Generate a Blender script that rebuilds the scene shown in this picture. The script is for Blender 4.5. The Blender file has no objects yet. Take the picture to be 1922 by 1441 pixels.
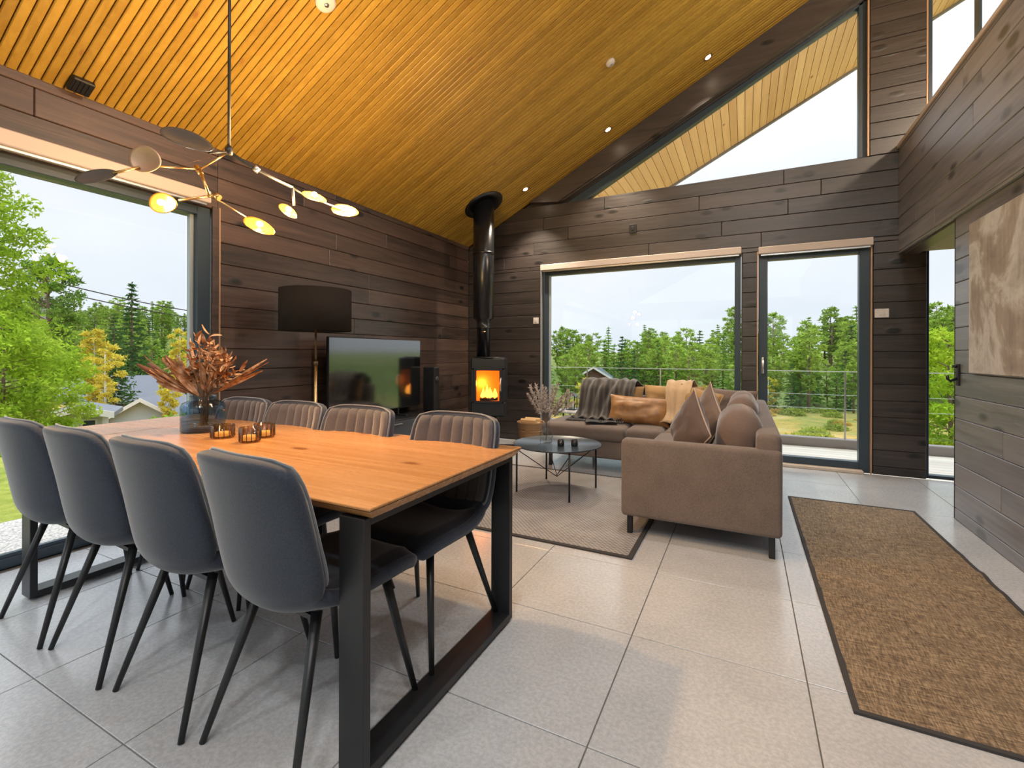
import bpy, math, random
import numpy as np
from mathutils import Vector, Matrix, noise
R = math.radians
random.seed(7)
scene = bpy.context.scene
COL = scene.collection

# ---------------------------------------------------------------- camera
F_PX, CX, CY, YAW, ROLL, EYE = 873.7, 956.7, 664.1, R(26.79), R(0.161), 1.15
fw = Vector((-math.sin(YAW), math.cos(YAW), 0)); rt0 = Vector((math.cos(YAW), math.sin(YAW), 0)); up0 = Vector((0, 0, 1))
rt = rt0 * math.cos(ROLL) + up0 * math.sin(ROLL); up = -rt0 * math.sin(ROLL) + up0 * math.cos(ROLL)
cam = bpy.data.cameras.new('camera'); cam_o = bpy.data.objects.new('camera', cam); COL.objects.link(cam_o)
M = Matrix((rt, up, -fw)).transposed().to_4x4(); M.translation = (0, 0, EYE); cam_o.matrix_world = M
cam.sensor_fit = 'HORIZONTAL'; cam.sensor_width = 36; cam.lens = 36 * F_PX / 1922
cam.shift_x = (961 - CX) / 1922; cam.shift_y = (CY - 720.5) / 1922; cam.clip_end = 600; cam.clip_start = .02
scene.camera = cam_o

# ---------------------------------------------------------------- colour, sky, exposure
vs = scene.view_settings
vs.view_transform = 'Standard'; vs.look = 'None'; vs.gamma = 1; vs.use_curve_mapping = False
vs.exposure = 0.58
SKY = 1.0
w = bpy.data.worlds.new('overcast'); scene.world = w; w.use_nodes = True
nt = w.node_tree; nt.nodes.clear()
out = nt.nodes.new('ShaderNodeOutputWorld'); bg = nt.nodes.new('ShaderNodeBackground')
tc = nt.nodes.new('ShaderNodeTexCoord'); sx = nt.nodes.new('ShaderNodeSeparateXYZ')
nz = nt.nodes.new('ShaderNodeTexNoise'); nz.inputs['Scale'].default_value = 2.2; nz.inputs['Detail'].default_value = 4
mp = nt.nodes.new('ShaderNodeMapping'); mp.inputs['Scale'].default_value = (1, 1, 3)
rampc = nt.nodes.new('ShaderNodeValToRGB')
rampc.color_ramp.elements[0].position = .35; rampc.color_ramp.elements[0].color = (.60, .640, .695, 1)
rampc.color_ramp.elements[1].position = .68; rampc.color_ramp.elements[1].color = (.69, .712, .745, 1)
mr = nt.nodes.new('ShaderNodeMapRange'); mr.inputs['From Min'].default_value = .26; mr.inputs['From Max'].default_value = .95; mr.interpolation_type = 'SMOOTHSTEP'
mr.inputs['To Min'].default_value = SKY; mr.inputs['To Max'].default_value = SKY * 4.3
nt.links.new(tc.outputs['Generated'], mp.inputs['Vector']); nt.links.new(mp.outputs[0], nz.inputs['Vector'])
nt.links.new(tc.outputs['Generated'], sx.inputs[0]); nt.links.new(sx.outputs['Z'], mr.inputs['Value'])
nt.links.new(nz.outputs['Fac'], rampc.inputs['Fac']); nt.links.new(rampc.outputs[0], bg.inputs['Color'])
nt.links.new(mr.outputs[0], bg.inputs['Strength']); nt.links.new(bg.outputs[0], out.inputs['Surface'])
cy = scene.cycles
cy.adaptive_threshold = .025; cy.max_bounces = 7; cy.diffuse_bounces = 4; cy.glossy_bounces = 4; cy.transmission_bounces = 6; cy.transparent_max_bounces = 16
cy.caustics_reflective = False; cy.caustics_refractive = False; cy.sample_clamp_indirect = 4.0

# ceiling downlights (fittings are built further down; back ones are unseen, added for brightness)
SLOPE, EAVE, XL, YG, XR = .514, 2.65, -3.472, 5.59, 1.32
def roofz(x): return EAVE + SLOPE * (x - XL)
SPOTS_SEEN = [(-.35, 5.268), (-1.401, 5.246), (-2.427, 5.223)]
SPOTS_FILL = [(-.5, 3.0), (.7, 3.0), (-.5, .9), (.9, .9), (-.5, -1.0), (-1.8, -1.2), (.9, -1.2)]
WARM = (1.0, .62, .33); WARM2 = (1.0, .74, .50)
def lamp(name, kind, loc, power, color, size=.03, rot=None, spot=None, blend=.6):
    l = bpy.data.lights.new(name, kind); l.energy = power; l.color = color
    if kind == 'SPOT': l.spot_size = spot; l.spot_blend = blend; l.shadow_soft_size = size
    elif kind == 'POINT': l.shadow_soft_size = size
    o = bpy.data.objects.new(name, l); COL.objects.link(o); o.location = loc
    if rot: o.rotation_euler = rot
    return o
for x, y in SPOTS_SEEN: lamp('downlight_beam', 'SPOT', (x, y, roofz(x) - .06), 95, (1, .84, .64), .025, spot=R(95), blend=.7)
for x, y in SPOTS_FILL: lamp('downlight_beam', 'SPOT', (x, y, roofz(x) - .06), 42, (.93, .97, 1), .05, spot=R(150), blend=.9)
# unseen lamps added for brightness: globes behind camera and in loft, outdoor sconces
FILL_GLOBES = [(.15, -1.6, 4.0), (.95, -1.1, 4.35)]
for p in FILL_GLOBES: lamp('fill_globe_light', 'POINT', p, 62, (.98, .98, 1), .11)
LOFT_FILL = (2.3, 3.2, 3.95)
lamp('fill_globe_light', 'POINT', LOFT_FILL, 140, (1, .80, .60), .11)
FILL_SCONCES = [(-2.9, YG+.30, 2.0), (1.30, YG+.30, 2.0)]
for p in FILL_SCONCES: lamp('fill_sconce_light', 'POINT', (p[0], p[1]+.02, p[2]+.13), 70, (1, .84, .66), .05)

# ---------------------------------------------------------------- helpers
class MB:
    def __init__(s): s.v = []; s.f = []; s.m = []; s.s = []
    def add(s, vs, fs, mat=0, smooth=False):
        n = len(s.v); s.v += [tuple(p) for p in vs]
        for q in fs: s.f.append(tuple(i + n for i in q)); s.m.append(mat); s.s.append(smooth)
        return s
    def box(s, x0, y0, z0, x1, y1, z1, mat=0, ch=0, mx=None):
        if x0 > x1: x0, x1 = x1, x0
        if y0 > y1: y0, y1 = y1, y0
        if z0 > z1: z0, z1 = z1, z0
        if ch <= 0:
            v = [(x0,y0,z0),(x1,y0,z0),(x1,y1,z0),(x0,y1,z0),(x0,y0,z1),(x1,y0,z1),(x1,y1,z1),(x0,y1,z1)]
            f = [(0,3,2,1),(4,5,6,7),(0,1,5,4),(1,2,6,5),(2,3,7,6),(3,0,4,7)]
        else:
            c = min(ch, (x1-x0)/2.01, (y1-y0)/2.01, (z1-z0)/2.01); v = []; idx = {}
            for i in (0, 1):
                for j in (0, 1):
                    for k in (0, 1):
                        X, Y, Z = (x0, x1)[i], (y0, y1)[j], (z0, z1)[k]; a, b, d = (c, -c)[i], (c, -c)[j], (c, -c)[k]
                        idx[i,j,k,0] = len(v); v.append((X, Y+b, Z+d))
                        idx[i,j,k,1] = len(v); v.append((X+a, Y, Z+d))
                        idx[i,j,k,2] = len(v); v.append((X+a, Y+b, Z))
            f = []
            for i in (0, 1):
                q = [idx[i,0,0,0], idx[i,1,0,0], idx[i,1,1,0], idx[i,0,1,0]]; f.append(q if i else q[::-1])
                q = [idx[0,i,0,1], idx[0,i,1,1], idx[1,i,1,1], idx[1,i,0,1]]; f.append(q if i else q[::-1])
                q = [idx[0,0,i,2], idx[1,0,i,2], idx[1,1,i,2], idx[0,1,i,2]]; f.append(q if i else q[::-1])
            for i in (0, 1):
                for j in (0, 1):
                    f.append([idx[i,j,0,0], idx[i,j,1,0], idx[i,j,1,1], idx[i,j,0,1]])
                    f.append([idx[i,0,j,0], idx[i,1,j,0], idx[i,1,j,2], idx[i,0,j,2]])
                    f.append([idx[0,i,j,1], idx[1,i,j,1], idx[1,i,j,2], idx[0,i,j,2]])
            for i in (0, 1):
                for j in (0, 1):
                    for k in (0, 1): f.append([idx[i,j,k,0], idx[i,j,k,1], idx[i,j,k,2]])
        if mx: v = [mx @ Vector(p) for p in v]
        return s.add(v, f, mat)
    def prism(s, poly, axis, a, b, mat=0, mx=None):
        n = len(poly)
        def P(p, t): return {'x': (t, p[0], p[1]), 'y': (p[0], t, p[1]), 'z': (p[0], p[1], t)}[axis]
        v = [P(p, a) for p in poly] + [P(p, b) for p in poly]
        if mx: v = [mx @ Vector(p) for p in v]
        f = [tuple(range(n))[::-1], tuple(range(n, 2*n))] + [(i, (i+1) % n, n+(i+1) % n, n+i) for i in range(n)]
        return s.add(v, f, mat)
    def tube(s, pts, r, n=8, mat=0, caps=True, smooth=True, flat=1.0):
        pts = [Vector(p) for p in pts]; rs = r if isinstance(r, (list, tuple)) else [r]*len(pts)
        t0 = (pts[1]-pts[0]).normalized(); a = t0.orthogonal().normalized(); v = []; f = []
        for i, p in enumerate(pts):
            t = (pts[min(i+1, len(pts)-1)] - pts[max(i-1, 0)]).normalized()
            a = (a - t*a.dot(t)); a = a.normalized() if a.length > 1e-6 else t.orthogonal().normalized(); b = t.cross(a)
            for k in range(n):
                g = 2*math.pi*k/n; v.append(p + a*math.cos(g)*rs[i] + b*math.sin(g)*rs[i]*flat)
        for i in range(len(pts)-1):
            for k in range(n): f.append((i*n+k, i*n+(k+1) % n, (i+1)*n+(k+1) % n, (i+1)*n+k))
        s.add(v, f, mat, smooth)
        if caps:
            m = len(s.v) - len(v); L = (len(pts)-1)*n
            s.f += [tuple(m+k for k in range(n))[::-1], tuple(m+L+k for k in range(n))]; s.m += [mat]*2; s.s += [False]*2
        return s
    def lathe(s, prof, n=24, c=(0, 0, 0), mat=0, smooth=True, mx=None, closed=False):
        v = []; f = []; k = len(prof)
        for r, z in prof:
            for i in range(n):
                g = 2*math.pi*i/n; v.append((c[0]+r*math.cos(g), c[1]+r*math.sin(g), c[2]+z))
        if mx: v = [mx @ Vector(p) for p in v]
        for j in range(k if closed else k-1):
            j2 = (j+1) % k
            for i in range(n): f.append((j*n+i, j*n+(i+1) % n, j2*n+(i+1) % n, j2*n+i))
        s.add(v, f, mat, smooth)
        if not closed:
            m = len(s.v)-len(v)
            if prof[0][0] > 1e-5: s.f.append(tuple(m+i for i in range(n))[::-1]); s.m.append(mat); s.s.append(False)
            if prof[-1][0] > 1e-5: s.f.append(tuple(m+(k-1)*n+i for i in range(n))); s.m.append(mat); s.s.append(False)
        return s
    def grid(s, fn, nu, nv, mat=0, smooth=True, wrap=False):
        v = [fn(i/(nu if wrap else nu-1), j/(nv-1)) for j in range(nv) for i in range(nu)]
        f = [(j*nu+i, j*nu+(i+1) % nu, (j+1)*nu+(i+1) % nu, (j+1)*nu+i) for j in range(nv-1) for i in range(nu if wrap else nu-1)]
        return s.add(v, f, mat, smooth)
    def build(s, name, mat, parent=None, loc=None, **props):
        me = bpy.data.meshes.new(name); me.from_pydata([tuple(p) for p in s.v], [], s.f)
        mats = mat if isinstance(mat, (list, tuple)) else [mat]
        for q in mats: me.materials.append(q)
        me.polygons.foreach_set('material_index', s.m); me.polygons.foreach_set('use_smooth', s.s); me.update()
        o = bpy.data.objects.new(name, me); COL.objects.link(o)
        if parent: o.parent = parent
        if loc: o.location = loc
        for k, val in props.items(): o[k] = val
        return o

def tag(o, label=None, cat=None, group=None, kind=None):
    if label: o['label'] = label
    if cat: o['category'] = cat
    if group: o['group'] = group
    if kind: o['kind'] = kind
    return o
def thing(name, label, cat, loc=(0, 0, 0), rz=0, group=None):
    o = bpy.data.objects.new(name, None); COL.objects.link(o); o.location = loc; o.rotation_euler = (0, 0, rz)
    o.empty_display_size = .1
    return tag(o, label, cat, group)
def root(name, kind='structure'):
    o = bpy.data.objects.new(name, None); COL.objects.link(o); o['kind'] = kind; return o
def kids(o): return [c for c in COL.objects if c.parent == o]
def copy_tree(o, parent=None):
    c = o.copy(); COL.objects.link(c)
    if parent: c.parent = parent
    for ch in kids(o): copy_tree(ch, c)
    return c
def bake(o, mods):
    """apply modifiers once so that copies share a plain mesh"""
    for kind, props in mods:
        m = o.modifiers.new(kind, kind)
        for k, val in props.items(): setattr(m, k, val)
    bpy.context.view_layer.update()
    dg = bpy.context.evaluated_depsgraph_get(); me = bpy.data.meshes.new_from_object(o.evaluated_get(dg))
    for p in me.polygons: p.use_smooth = True
    o.modifiers.clear(); o.data = me
    return o

# ---------------------------------------------------------------- materials
def mat(name, col=(.5, .5, .5), rough=.5, metal=0, spec=.5, coat=0, sheen=0, emit=None, estr=0, trans=0, alpha=1):
    m = bpy.data.materials.new(name); m.use_nodes = True; b = m.node_tree.nodes['Principled BSDF']
    b.inputs['Base Color'].default_value = (*col, 1); b.inputs['Roughness'].default_value = rough; b.inputs['Metallic'].default_value = metal
    b.inputs['Specular IOR Level'].default_value = spec; b.inputs['Coat Weight'].default_value = coat; b.inputs['Sheen Weight'].default_value = sheen
    b.inputs['Transmission Weight'].default_value = trans
    if emit: b.inputs['Emission Color'].default_value = (*emit, 1); b.inputs['Emission Strength'].default_value = estr
    return m
def N(m, t, **kw):
    n = m.node_tree.nodes.new(t)
    for k, val in kw.items():
        if k in n.inputs: n.inputs[k].default_value = val
        else: setattr(n, k, val)
    return n
def L(m, a, b): m.node_tree.links.new(a, b)
def P(m): return m.node_tree.nodes['Principled BSDF']
def coords(m, scale=(1, 1, 1), kind='pos', rot=(0, 0, 0)):
    mp = N(m, 'ShaderNodeMapping'); mp.inputs['Scale'].default_value = scale; mp.inputs['Rotation'].default_value = rot
    if kind == 'pos': L(m, N(m, 'ShaderNodeNewGeometry').outputs['Position'], mp.inputs[0])
    elif kind == 'gen': L(m, N(m, 'ShaderNodeTexCoord').outputs['Generated'], mp.inputs[0])
    else: L(m, N(m, 'ShaderNodeTexCoord').outputs['Object'], mp.inputs[0])
    return mp.outputs[0]
def tex(m, vec, scale, detail=4, rough=.55, dist=0):
    n = N(m, 'ShaderNodeTexNoise'); n.inputs['Scale'].default_value = scale; n.inputs['Detail'].default_value = detail
    n.inputs['Roughness'].default_value = rough; n.inputs['Distortion'].default_value = dist; L(m, vec, n.inputs['Vector']); return n.outputs['Fac']
def ramp(m, fac, stops):
    n = N(m, 'ShaderNodeValToRGB'); e = n.color_ramp.elements
    while len(e) < len(stops): e.new(.5)
    for i, (p, c) in enumerate(stops): e[i].position = p; e[i].color = (*c, 1) if len(c) == 3 else c
    L(m, fac, n.inputs[0]); return n.outputs[0]
def mixc(m, fac, a, b, mode='MIX'):
    n = N(m, 'ShaderNodeMix', data_type='RGBA', blend_type=mode)
    for i, q in ((6, a), (7, b)):
        if isinstance(q, tuple): n.inputs[i].default_value = (*q, 1)
        else: L(m, q, n.inputs[i])
    if isinstance(fac, float): n.inputs[0].default_value = fac
    else: L(m, fac, n.inputs[0])
    return n.outputs[2]
def math_(m, op, a, b=0.0):
    n = N(m, 'ShaderNodeMath', operation=op)
    for i, q in ((0, a), (1, b)):
        if isinstance(q, (int, float)): n.inputs[i].default_value = q
        else: L(m, q, n.inputs[i])
    return n.outputs[0]
def bump(m, h, strength=.3, dist=.01):
    n = N(m, 'ShaderNodeBump'); n.inputs['Strength'].default_value = strength; n.inputs['Distance'].default_value = dist
    L(m, h, n.inputs['Height']); L(m, n.outputs[0], P(m).inputs['Normal']); return n
def rnd(m): return N(m, 'ShaderNodeObjectInfo').outputs['Random']

def wood(name, dark, light, grain_axis, rough=.4, knots=True, knotcol=None, fine=60, stretch=.06, bstr=.25, spec=.5, var=.25, rvar=.1, coat=0, nrm=None, ks=5.5, kr=.10):
    """timber with grain along one world axis, knots and board to board variation"""
    m = mat(name, dark, rough, spec=spec, coat=coat); P(m).inputs['Coat Roughness'].default_value = .33
    sc = [1, 1, 1]; sc['xyz'.index(grain_axis)] = stretch
    off = N(m, 'ShaderNodeVectorMath', operation='ADD'); L(m, coords(m, tuple(sc)), off.inputs[0])
    cmb = N(m, 'ShaderNodeCombineXYZ'); r = rnd(m); r10 = math_(m, 'MULTIPLY', r, 13.7)
    for i in range(3): L(m, r10, cmb.inputs[i])
    L(m, cmb.outputs[0], off.inputs[1]); v = off.outputs[0]
    g = tex(m, v, fine, 5, .6, .6); g2 = tex(m, v, fine*.18, 3, .5, 1.2)
    f = math_(m, 'ADD', math_(m, 'MULTIPLY', g, .55), math_(m, 'MULTIPLY', g2, .45))
    c = ramp(m, f, [(.38, dark), (.62, light)])
    c = mixc(m, var, c, ramp(m, r, [(0, tuple(x*.45 for x in dark)), (1, tuple(min(1, x*1.5) for x in light))]))
    if knots:
        sk = [1, 1, 1]; sk['xyz'.index(grain_axis)] = .45
        if nrm: sk['xyz'.index(nrm)] = 0
        vk = N(m, 'ShaderNodeVectorMath', operation='ADD'); L(m, coords(m, tuple(sk)), vk.inputs[0]); k2 = N(m, 'ShaderNodeVectorMath', operation='MULTIPLY'); L(m, cmb.outputs[0], k2.inputs[0]); k2.inputs[1].default_value = tuple(0 if q == nrm else 1 for q in 'xyz'); L(m, k2.outputs[0], vk.inputs[1])
        vo = N(m, 'ShaderNodeTexVoronoi', distance='EUCLIDEAN'); vo.inputs['Scale'].default_value = ks; L(m, vk.outputs[0], vo.inputs['Vector'])
        d = math_(m, 'ADD', vo.outputs['Distance'], math_(m, 'MULTIPLY', g, .06))
        k = ramp(m, d, [(kr, (1, 1, 1)), (kr*1.7, (0, 0, 0))])
        c = mixc(m, k, c, knotcol or tuple(x*.35 for x in dark))
    L(m, c, P(m).inputs['Base Color'])
    L(m, math_(m, 'ADD', math_(m, 'MULTIPLY', g, rvar*2), rough-rvar), P(m).inputs['Roughness'])
    if knots: f = math_(m, 'ADD', f, math_(m, 'MULTIPLY', k, .9))
    bump(m, f, bstr, .004)
    return m
DW = dict(kr=.13, rough=.45, bstr=.8, fine=42, spec=.6, var=.35, coat=.4)
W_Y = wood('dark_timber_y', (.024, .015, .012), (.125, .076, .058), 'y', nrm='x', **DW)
W_R = wood('timber_right_sheen_tint', (.050, .047, .056), (.220, .206, .232), 'y', rough=.42, bstr=.9, fine=42, spec=.7, var=.3, coat=1.0, nrm='x', kr=.15, knotcol=(.010, .009, .009))  # same stain as the other walls; greyer base stands in for reflections
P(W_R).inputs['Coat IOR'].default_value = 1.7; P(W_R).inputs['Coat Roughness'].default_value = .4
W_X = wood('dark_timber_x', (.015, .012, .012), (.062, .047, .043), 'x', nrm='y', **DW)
CEIL = wood('amber_pine_ceiling', (.37, .215, .026), (.51, .325, .052), 'x', rough=.42, nrm='z', kr=.07, fine=30, knotcol=(.30, .13, .03), bstr=.1, var=.22)
SOFF = wood('pine_soffit', (.66, .40, .20), (.80, .54, .30), 'y', rough=.5, nrm='z', kr=.08, fine=25, knotcol=(.28, .12, .04), bstr=.1, var=.18)
DECKM = wood('weathered_deck', (.58, .52, .45), (.74, .68, .60), 'x', rough=.6, fine=40, knots=False, bstr=.2)
PALE = wood('pale_trim', (.55, .44, .35), (.68, .56, .46), 'y', rough=.45, fine=40, knots=False, bstr=.05)
TOP = wood('oak_tabletop', (.44, .20, .065), (.58, .30, .125), 'x', rough=.27, fine=34, stretch=.035, knotcol=(.24, .09, .025), bstr=.12, var=.2, spec=.5, rvar=.05)
LOGM = wood('split_log', (.5, .30, .13), (.66, .44, .22), 'x', rough=.7, fine=40, knots=False)
FRAME = mat('anthracite_frame', (.033, .056, .080), .38, spec=.6)
BLACK = mat('black_metal', (.012, .013, .015), .42, spec=.5)
b_ = coords(BLACK); bump(BLACK, tex(BLACK, b_, 220, 3), .06, .001)
STOVE = mat('stove_steel', (.012, .013, .016), .30, spec=.6)
PIPE = mat('flue_black', (.010, .011, .014), .26, spec=.7)
WHITE = mat('white_plastic', (.72, .68, .66), .4)
BRASS = mat('brushed_brass', (.62, .40, .17), .3, 1)
COPPER = mat('copper_trim', (.55, .35, .22), .4, .3)
BLIND = mat('blind_cassette', (.62, .53, .48), .5)
STEEL = mat('satin_steel', (.6, .6, .6), .35, 1)
CANDLE = mat('candle_wax', (.75, .5, .2), .5, emit=(1, .5, .12), estr=.6)
FLAME = mat('flame', (1, .6, .1), .5, emit=(1, .52, .10), estr=2.6)
GLOW = mat('fire_glow', (.5, .12, .01), .6, emit=(1, .16, .008), estr=1.15)
BULB = mat('lit_bulb', (1, .9, .7), .5, emit=(1, .72, .38), estr=60)
SPOTE = mat('lit_downlight', (1, .9, .7), .5, emit=(1, .80, .55), estr=22)

def glass(name, tint=(1, 1, 1), refl=1.0, rough=0.0, ior=1.5):
    m = bpy.data.materials.new(name); m.use_nodes = True; t = m.node_tree; t.nodes.clear()
    o = t.nodes.new('ShaderNodeOutputMaterial'); mx = t.nodes.new('ShaderNodeMixShader'); tr = t.nodes.new('ShaderNodeBsdfTransparent')
    gl = t.nodes.new('ShaderNodeBsdfGlossy'); fr = t.nodes.new('ShaderNodeLayerWeight'); fr.inputs[0].default_value = .5; pw = t.nodes.new('ShaderNodeMath'); pw.operation = 'POWER'; pw.inputs[1].default_value = 5
    mu = t.nodes.new('ShaderNodeMath'); mu.operation = 'MULTIPLY_ADD'; mu.inputs[2].default_value = .035*refl
    tr.inputs[0].default_value = (*tint, 1); gl.inputs['Roughness'].default_value = rough; mu.inputs[1].default_value = .96*min(refl, 1)
    t.links.new(fr.outputs['Facing'], pw.inputs[0]); t.links.new(pw.outputs[0], mu.inputs[0]); t.links.new(mu.outputs[0], mx.inputs[0]); t.links.new(tr.outputs[0], mx.inputs[1])
    t.links.new(gl.outputs[0], mx.inputs[2]); t.links.new(mx.outputs[0], o.inputs[0]); return m
PANE = glass('window_glass', (.97, .985, .99), .9)
RAILG = glass('railing_glass', (.90, .96, .95), .9)
SMOKE = glass('smoked_glass', (.80, .70, .58), 1.6, .05)
BLUEG = glass('blue_grey_glass', (.66, .77, .86), 1.6, .02)
CLEAR = glass('clear_glass', (.955, .97, .975), 1.3)
SHADEG = glass('stove_glass', (.9, .8, .7), 1)

TILE = mat('stone_tile', (.4, .38, .36), .3, spec=.8)
v = coords(TILE); n1 = tex(TILE, v, 2.3, 6, .6, .3); n2 = tex(TILE, v, 70, 4, .7)
c = ramp(TILE, n1, [(.3, (.46, .485, .515)), (.7, (.59, .615, .645))])
c = mixc(TILE, .28, c, ramp(TILE, n2, [(.4, (.27, .25, .23)), (.62, (.68, .66, .63))]))
c = mixc(TILE, .10, c, ramp(TILE, rnd(TILE), [(0, (.28, .26, .24)), (1, (.55, .52, .50))]))
L(TILE, c, P(TILE).inputs['Base Color']); L(TILE, math_(TILE, 'ADD', math_(TILE, 'MULTIPLY', n1, .14), .16), P(TILE).inputs['Roughness']); bump(TILE, n2, .05, .002)
GROUT = mat('grout', (.17, .155, .14), .8)

def fabric(name, c1, c2, scale=450, sheen=.4, rough=.85, bs=.35, patch=None, kind='obj'):
    m = mat(name, c1, rough, sheen=sheen, spec=.25); v = coords(m, kind=kind)
    f = math_(m, 'ADD', math_(m, 'MULTIPLY', tex(m, v, scale, 3, .7), .5), math_(m, 'MULTIPLY', tex(m, v, scale*.7, 3, .7), .5)); c = ramp(m, f, [(.42, c1), (.58, c2)])
    g = tex(m, v, 7, 4, .6); c = mixc(m, math_(m, 'MULTIPLY', g, patch or .35), c, tuple(min(1, x*1.9) for x in c2))
    L(m, c, P(m).inputs['Base Color']); bump(m, f, bs, .002); P(m).inputs['Sheen Roughness'].default_value = .4; return m
VELVET = fabric('blue_grey_velvet', (.026, .033, .049), (.041, .051, .072), 300, .45, patch=.18)
VELVET_WARM = fabric('warm_light_velvet', (.080, .072, .074), (.120, .106, .104), 300, .7, patch=.2)  # same velvet made lighter and browner to stand in for warm lighting
RIM_LIGHT = mat('rim_light_piping', (.12, .13, .15), .6, sheen=.6)  # paler than the velvet, standing in for light caught on the rim
SOFAF = fabric('taupe_weave', (.085, .065, .055), (.180, .142, .122), 380, .35)
CUSHF = fabric('taupe_cushion', (.115, .080, .068), (.165, .120, .100), 380, .5)
LEATH = mat('tan_leather', (.36, .185, .075), .42); v = coords(LEATH, kind='obj'); f = tex(LEATH, v, 9, 5)
L(LEATH, ramp(LEATH, f, [(.3, (.25, .115, .04)), (.7, (.46, .25, .105))]), P(LEATH).inputs['Base Color']); bump(LEATH, tex(LEATH, v, 120, 4), .15, .002)
MUST = fabric('golden_lit_cloth', (.28, .165, .065), (.40, .25, .11), 300, .4)  # brown back cushions get this golden tone in place of light on them
DARKTHROW = mat('dark_striped_throw', (.05, .04, .035), .9, sheen=.5); v = coords(DARKTHROW, kind='obj')
wv = N(DARKTHROW, 'ShaderNodeTexWave', bands_direction='X'); wv.inputs['Scale'].default_value = 6; wv.inputs['Distortion'].default_value = 1.2; L(DARKTHROW, v, wv.inputs[0])
L(DARKTHROW, ramp(DARKTHROW, wv.outputs[1], [(.35, (.028, .025, .025)), (.9, (.085, .068, .055))]), P(DARKTHROW).inputs['Base Color']); bump(DARKTHROW, tex(DARKTHROW, v, 300, 3), .5, .003)
THROW = fabric('beige_throw', (.38, .25, .14), (.55, .39, .24), 250, .4)
SHADE = fabric('dark_lampshade', (.016, .012, .010), (.026, .020, .017), 500, .0, patch=.05)
WICK = mat('wicker', (.30, .16, .07), .7); v = coords(WICK, (1, 1, 1), 'obj'); wv = N(WICK, 'ShaderNodeTexWave', bands_direction='Z'); wv.inputs['Scale'].default_value = 30; L(WICK, v, wv.inputs[0])
L(WICK, ramp(WICK, wv.outputs[1], [(.2, (.16, .08, .03)), (.8, (.46, .27, .13))]), P(WICK).inputs['Base Color'])
RUG = mat('woven_rug', (.3, .27, .25), .9); v = coords(RUG)
ch = N(RUG, 'ShaderNodeTexChecker'); ch.inputs['Scale'].default_value = 62; L(RUG, v, ch.inputs[0]); g = tex(RUG, v, 6, 4)
L(RUG, mixc(RUG, .2, mixc(RUG, ch.outputs['Fac'], (.185, .178, .174), (.37, .36, .355)), ramp(RUG, g, [(.3, (.15, .13, .12)), (.7, (.48, .44, .42))])), P(RUG).inputs['Base Color']); bump(RUG, ch.outputs['Fac'], .4, .003)
RUGB = mat('dark_rug_border', (.045, .042, .042), .9)
SISAL = mat('brown_sisal', (.2, .14, .08), .85); v = coords(SISAL, (1, .12, 1)); v2 = coords(SISAL, (.12, 1, 1))
a = tex(SISAL, v, 190, 3, .7); b = tex(SISAL, v2, 190, 3, .7); g = tex(SISAL, coords(SISAL), 3, 4)
f = math_(SISAL, 'MULTIPLY', math_(SISAL, 'ADD', a, b), .5)
c = ramp(SISAL, f, [(.40, (.075, .050, .030)), (.50, (.21, .145, .085)), (.60, (.42, .31, .19))])
L(SISAL, mixc(SISAL, .15, c, ramp(SISAL, g, [(.3, (.08, .055, .04)), (.7, (.34, .25, .16))])), P(SISAL).inputs['Base Color']); bump(SISAL, f, .6, .004)
ART = mat('abstract_painting', (.4, .37, .34), .75); v = coords(ART, (1, 1, .35)); a = tex(ART, v, 5, 7, .65, 1.5); b = tex(ART, coords(ART), 2.3, 7, .62, .5); st = tex(ART, coords(ART, (1, 1, .06)), 22, 5, .7)
c = ramp(ART, b, [(.34, (.20, .17, .15)), (.46, (.36, .32, .28)), (.54, (.70, .72, .73)), (.68, (.34, .33, .33))])
c = mixc(ART, .22, c, ramp(ART, a, [(.3, (.17, .15, .14)), (.6, (.60, .58, .56))])); c = mixc(ART, .22, c, ramp(ART, st, [(.35, (.15, .12, .11)), (.65, (.50, .44, .40))]))
L(ART, c, P(ART).inputs['Base Color']); bump(ART, a, .3, .003)
TVS = mat('tv_screen', (.006, .007, .008), .09, spec=1.0, coat=1); P(TVS).inputs['Coat IOR'].default_value = 2.0; P(TVS).inputs['Coat Roughness'].default_value = .08
CTOP = mat('blue_black_tabletop', (.035, .050, .065), .30, spec=.6)
DRIED = mat('dried_flower', (.45, .22, .10), .8); L(DRIED, ramp(DRIED, tex(DRIED, coords(DRIED), 28, 3), [(.3, (.17, .07, .03)), (.48, (.40, .20, .09)), (.72, (.66, .46, .33))]), P(DRIED).inputs['Base Color'])
PAMPAS = mat('pampas_plume', (.55, .46, .38), .9); L(PAMPAS, ramp(PAMPAS, tex(PAMPAS, coords(PAMPAS), 40, 3), [(.3, (.40, .30, .24)), (.7, (.74, .66, .58))]), P(PAMPAS).inputs['Base Color'])
STEM = mat('dry_stem', (.20, .12, .07), .8)
GREYDISC = mat('grey_leaf_shade', (.10, .10, .105), .45, .3)
PINKDISC = mat('rose_leaf_shade', (.58, .38, .27), .4, .6)

# ---------------------------------------------------------------- floor
def floor():
    fl = MB().box(XL-.12, -3.2, -.12, 3.1, YG+.02, -.006, 0).build('floor', GROUT, kind='structure')
    x0, y0, p = .199, 1.93, .609
    for i in range(-7, 5):
        for j in range(-5, 7):
            a, b = x0+i*p, x0+(i+1)*p; c_, d = y0+j*p, y0+(j+1)*p
            a, b = max(a, XL+.005), min(b, 3.0); c_, d = c_, min(d, YG-.005)
            if b-a < .03 or d-c_ < .03: continue
            MB().box(a+.002, c_+.002, -.008, b-.002, d-.002, 0, ch=.0012).build('tile', TILE, fl)
floor()

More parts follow.
